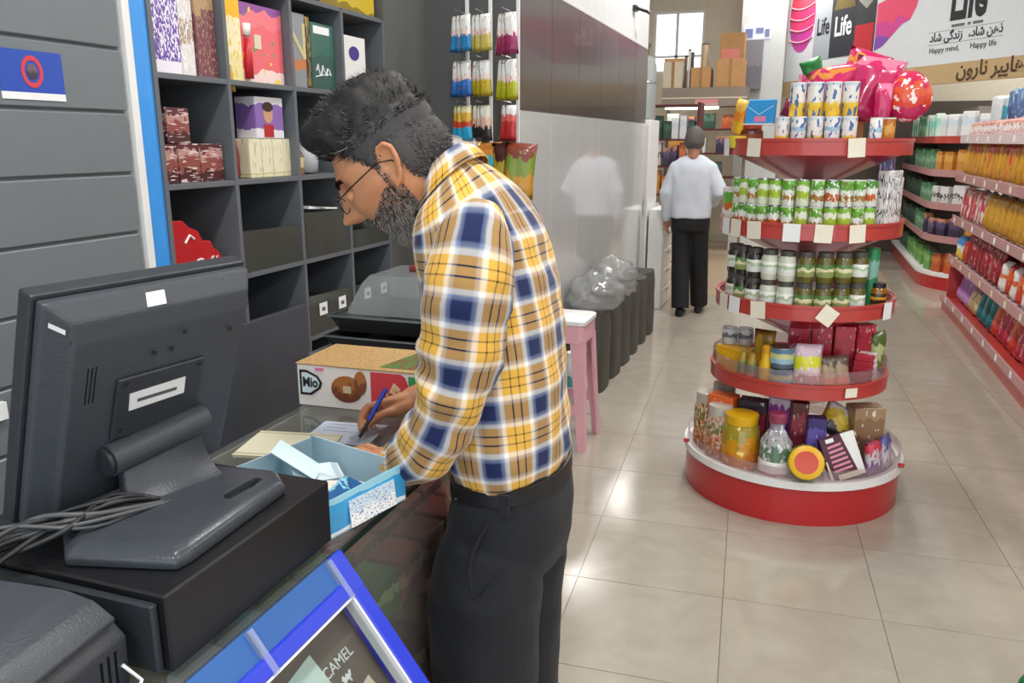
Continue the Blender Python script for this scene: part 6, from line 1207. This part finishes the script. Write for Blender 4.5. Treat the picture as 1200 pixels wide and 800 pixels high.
# ---------------------------------------------------------------- man in the aisle, seen from behind
YB = 7.6; XB = -.945
def hw2(p):  # faces +y
    p = p * 1.02; return Vector((XB + .0 - p.y * 1, YB + .03 - p.x, 1.565 + p.z))
b2_ = MB(); head_into(b2_, hw2, 40, 30); ear_into(b2_, hw2, -1); ear_into(b2_, hw2, 1)
cap_tube(b2_, [hw2(Vector((.03, 0, -.02))), (XB, YB - .02, 1.44), (XB, YB, 1.36)], [.055, .058, .07], 18)
cap_tube(b2_, [(XB, YB, 1.34), (XB, YB, 1.1), (XB, YB, .9)], [.10, .10, .10], 18)
armL = [(XB - .15, YB, 1.31), (XB - .225, YB - .02, 1.12), (XB - .22, YB + .03, .9)]; armR = [(XB + .15, YB, 1.31), (XB + .25, YB - .03, 1.14), (XB + .17, YB + .17, 1.03)]
for A in (armL, armR): cap_tube(b2_, [(XB, YB, 1.32)] + A, [.05, .04, .038, .03], 14)
for A in (armL, armR):
    w = Vector(A[-1]); d = (w - Vector(A[-2])).normalized(); sd = d.cross(Vector((0, 1, .2))).normalized(); cap_tube(b2_, [w, w + d * .08], [.03, .034], 12)
    for k in range(4): q = w + d * .09 + Vector((0, .018 * (k - 1.5), 0)); cap_tube(b2_, [q, q + d * .04, q + d * .065 + Vector((.006, .004, 0))], [.0095, .009, .008], 8)
    q = w + d * .05 + Vector((0, .03, 0)); cap_tube(b2_, [q, q + d * .03 + Vector((0, .02, 0)), q + d * .055 + Vector((0, .022, 0))], [.011, .010, .009], 8)
legs2 = [((XB - .075, YB, .86), (XB - .065, YB - .02, .48), (XB - .04, YB - .1, .07)), ((XB + .075, YB, .86), (XB + .09, YB + .06, .48), (XB + .105, YB + .12, .07))]
for A in legs2: cap_tube(b2_, A, [.08, .055, .04], 12)
man2 = fused('person', b2_, .006, skin_mat('warm_skin_b', '9a6a4e', 'b07e60'), None, 4); tag(man2, 'man in a white shirt and black trousers walking away down the aisle', 'person')
s2_ = MB(); c2 = [(-.125, .90, .125, .90, .178), (-.13, 1.0, .125, 1.0, .185), (-.13, 1.15, .12, 1.15, .195), (-.125, 1.28, .115, 1.28, .215), (-.115, 1.36, .10, 1.36, .205), (-.09, 1.41, .075, 1.41, .145), (-.065, 1.452, .055, 1.452, .07)]
s2_.rings([[Vector((XB + (v.y - YC), YB - (v.x), v.z)) for v in ring_fb((q[0], q[1]), (q[2], q[3]), q[4], YC, 32, 2.4)] for q in lerp_rings(c2, 3)])
cap_tube(s2_, [(XB - .145, YB, 1.335)] + armL[1:], [.07, .066, .05], 18); cap_tube(s2_, [(XB + .145, YB, 1.335)] + armR[1:], [.07, .068, .05], 18)
def s2d(p, n_): return p + n_ * (fold(p, .008, 9, 5, (1, 1, .6)) + .003)
fused('shirt', s2_, .008, mat('white_shirt_cotton', 'c4cad4', .8, var=.03), man2, 5, .5, s2d)
t2 = MB(); t2.rings([[Vector((XB + (v.y - YC), YB - v.x, v.z)) for v in ring_fb((q[0], q[1]), (q[2], q[3]), q[4], YC, 28, 2.3)] for q in [(-.12, .955, .12, .955, .172), (-.125, .86, .125, .86, .178), (-.12, .78, .12, .78, .172)]])
for A in legs2: P, Rr = smooth_path(A, [.095, .085, .082], 4); t2.tube(P, Rr, 18)
fused('trousers', t2, .009, mat('black_trousers', '0b0c0e', .8), man2, 5)
h2 = MB(); idx = {}
for j in range(3, 40):
    for i in range(56):
        p = head_pt(2 * PI * i / 56 - PI, -PI / 2 + PI * j / 40)
        if hair_mask(p) < -.004: continue
        t = .004 + .012 * min(1, max(0, hair_mask(p) / .03)) + .003 * noise.noise(p * 40); idx[(i, j)] = len(h2.v); h2.v.append(tuple(hw2(p + p.normalized() * t)))
for (i, j) in list(idx):
    q = [(i, j), ((i + 1) % 56, j), ((i + 1) % 56, j + 1), (i, j + 1)]
    if all(k in idx for k in q): h2.f.append(tuple(idx[k] for k in q)); h2.mi.append(0)
h2.build('hair', mat('grey_brown_hair', '54504d', .8, var=.35, scale=70), man2, smooth=True)
for A in legs2:
    x, y = A[2][0], A[2][1]; rs = []
    for d_, w, h in ((-.085, .02, .03), (-.08, .036, .07), (-.03, .042, .085), (.03, .043, .08), (.09, .046, .055), (.15, .042, .04), (.18, .02, .02)): rs.append([(x + w * math.cos(a), y + d_, max(0, h / 2 + h / 2 * math.sin(a))) for a in [2 * PI * i / 14 for i in range(14)]])
    MB().rings(rs).build('shoe', mat('black_shoe', '0f1012', .3), man2, smooth=60)
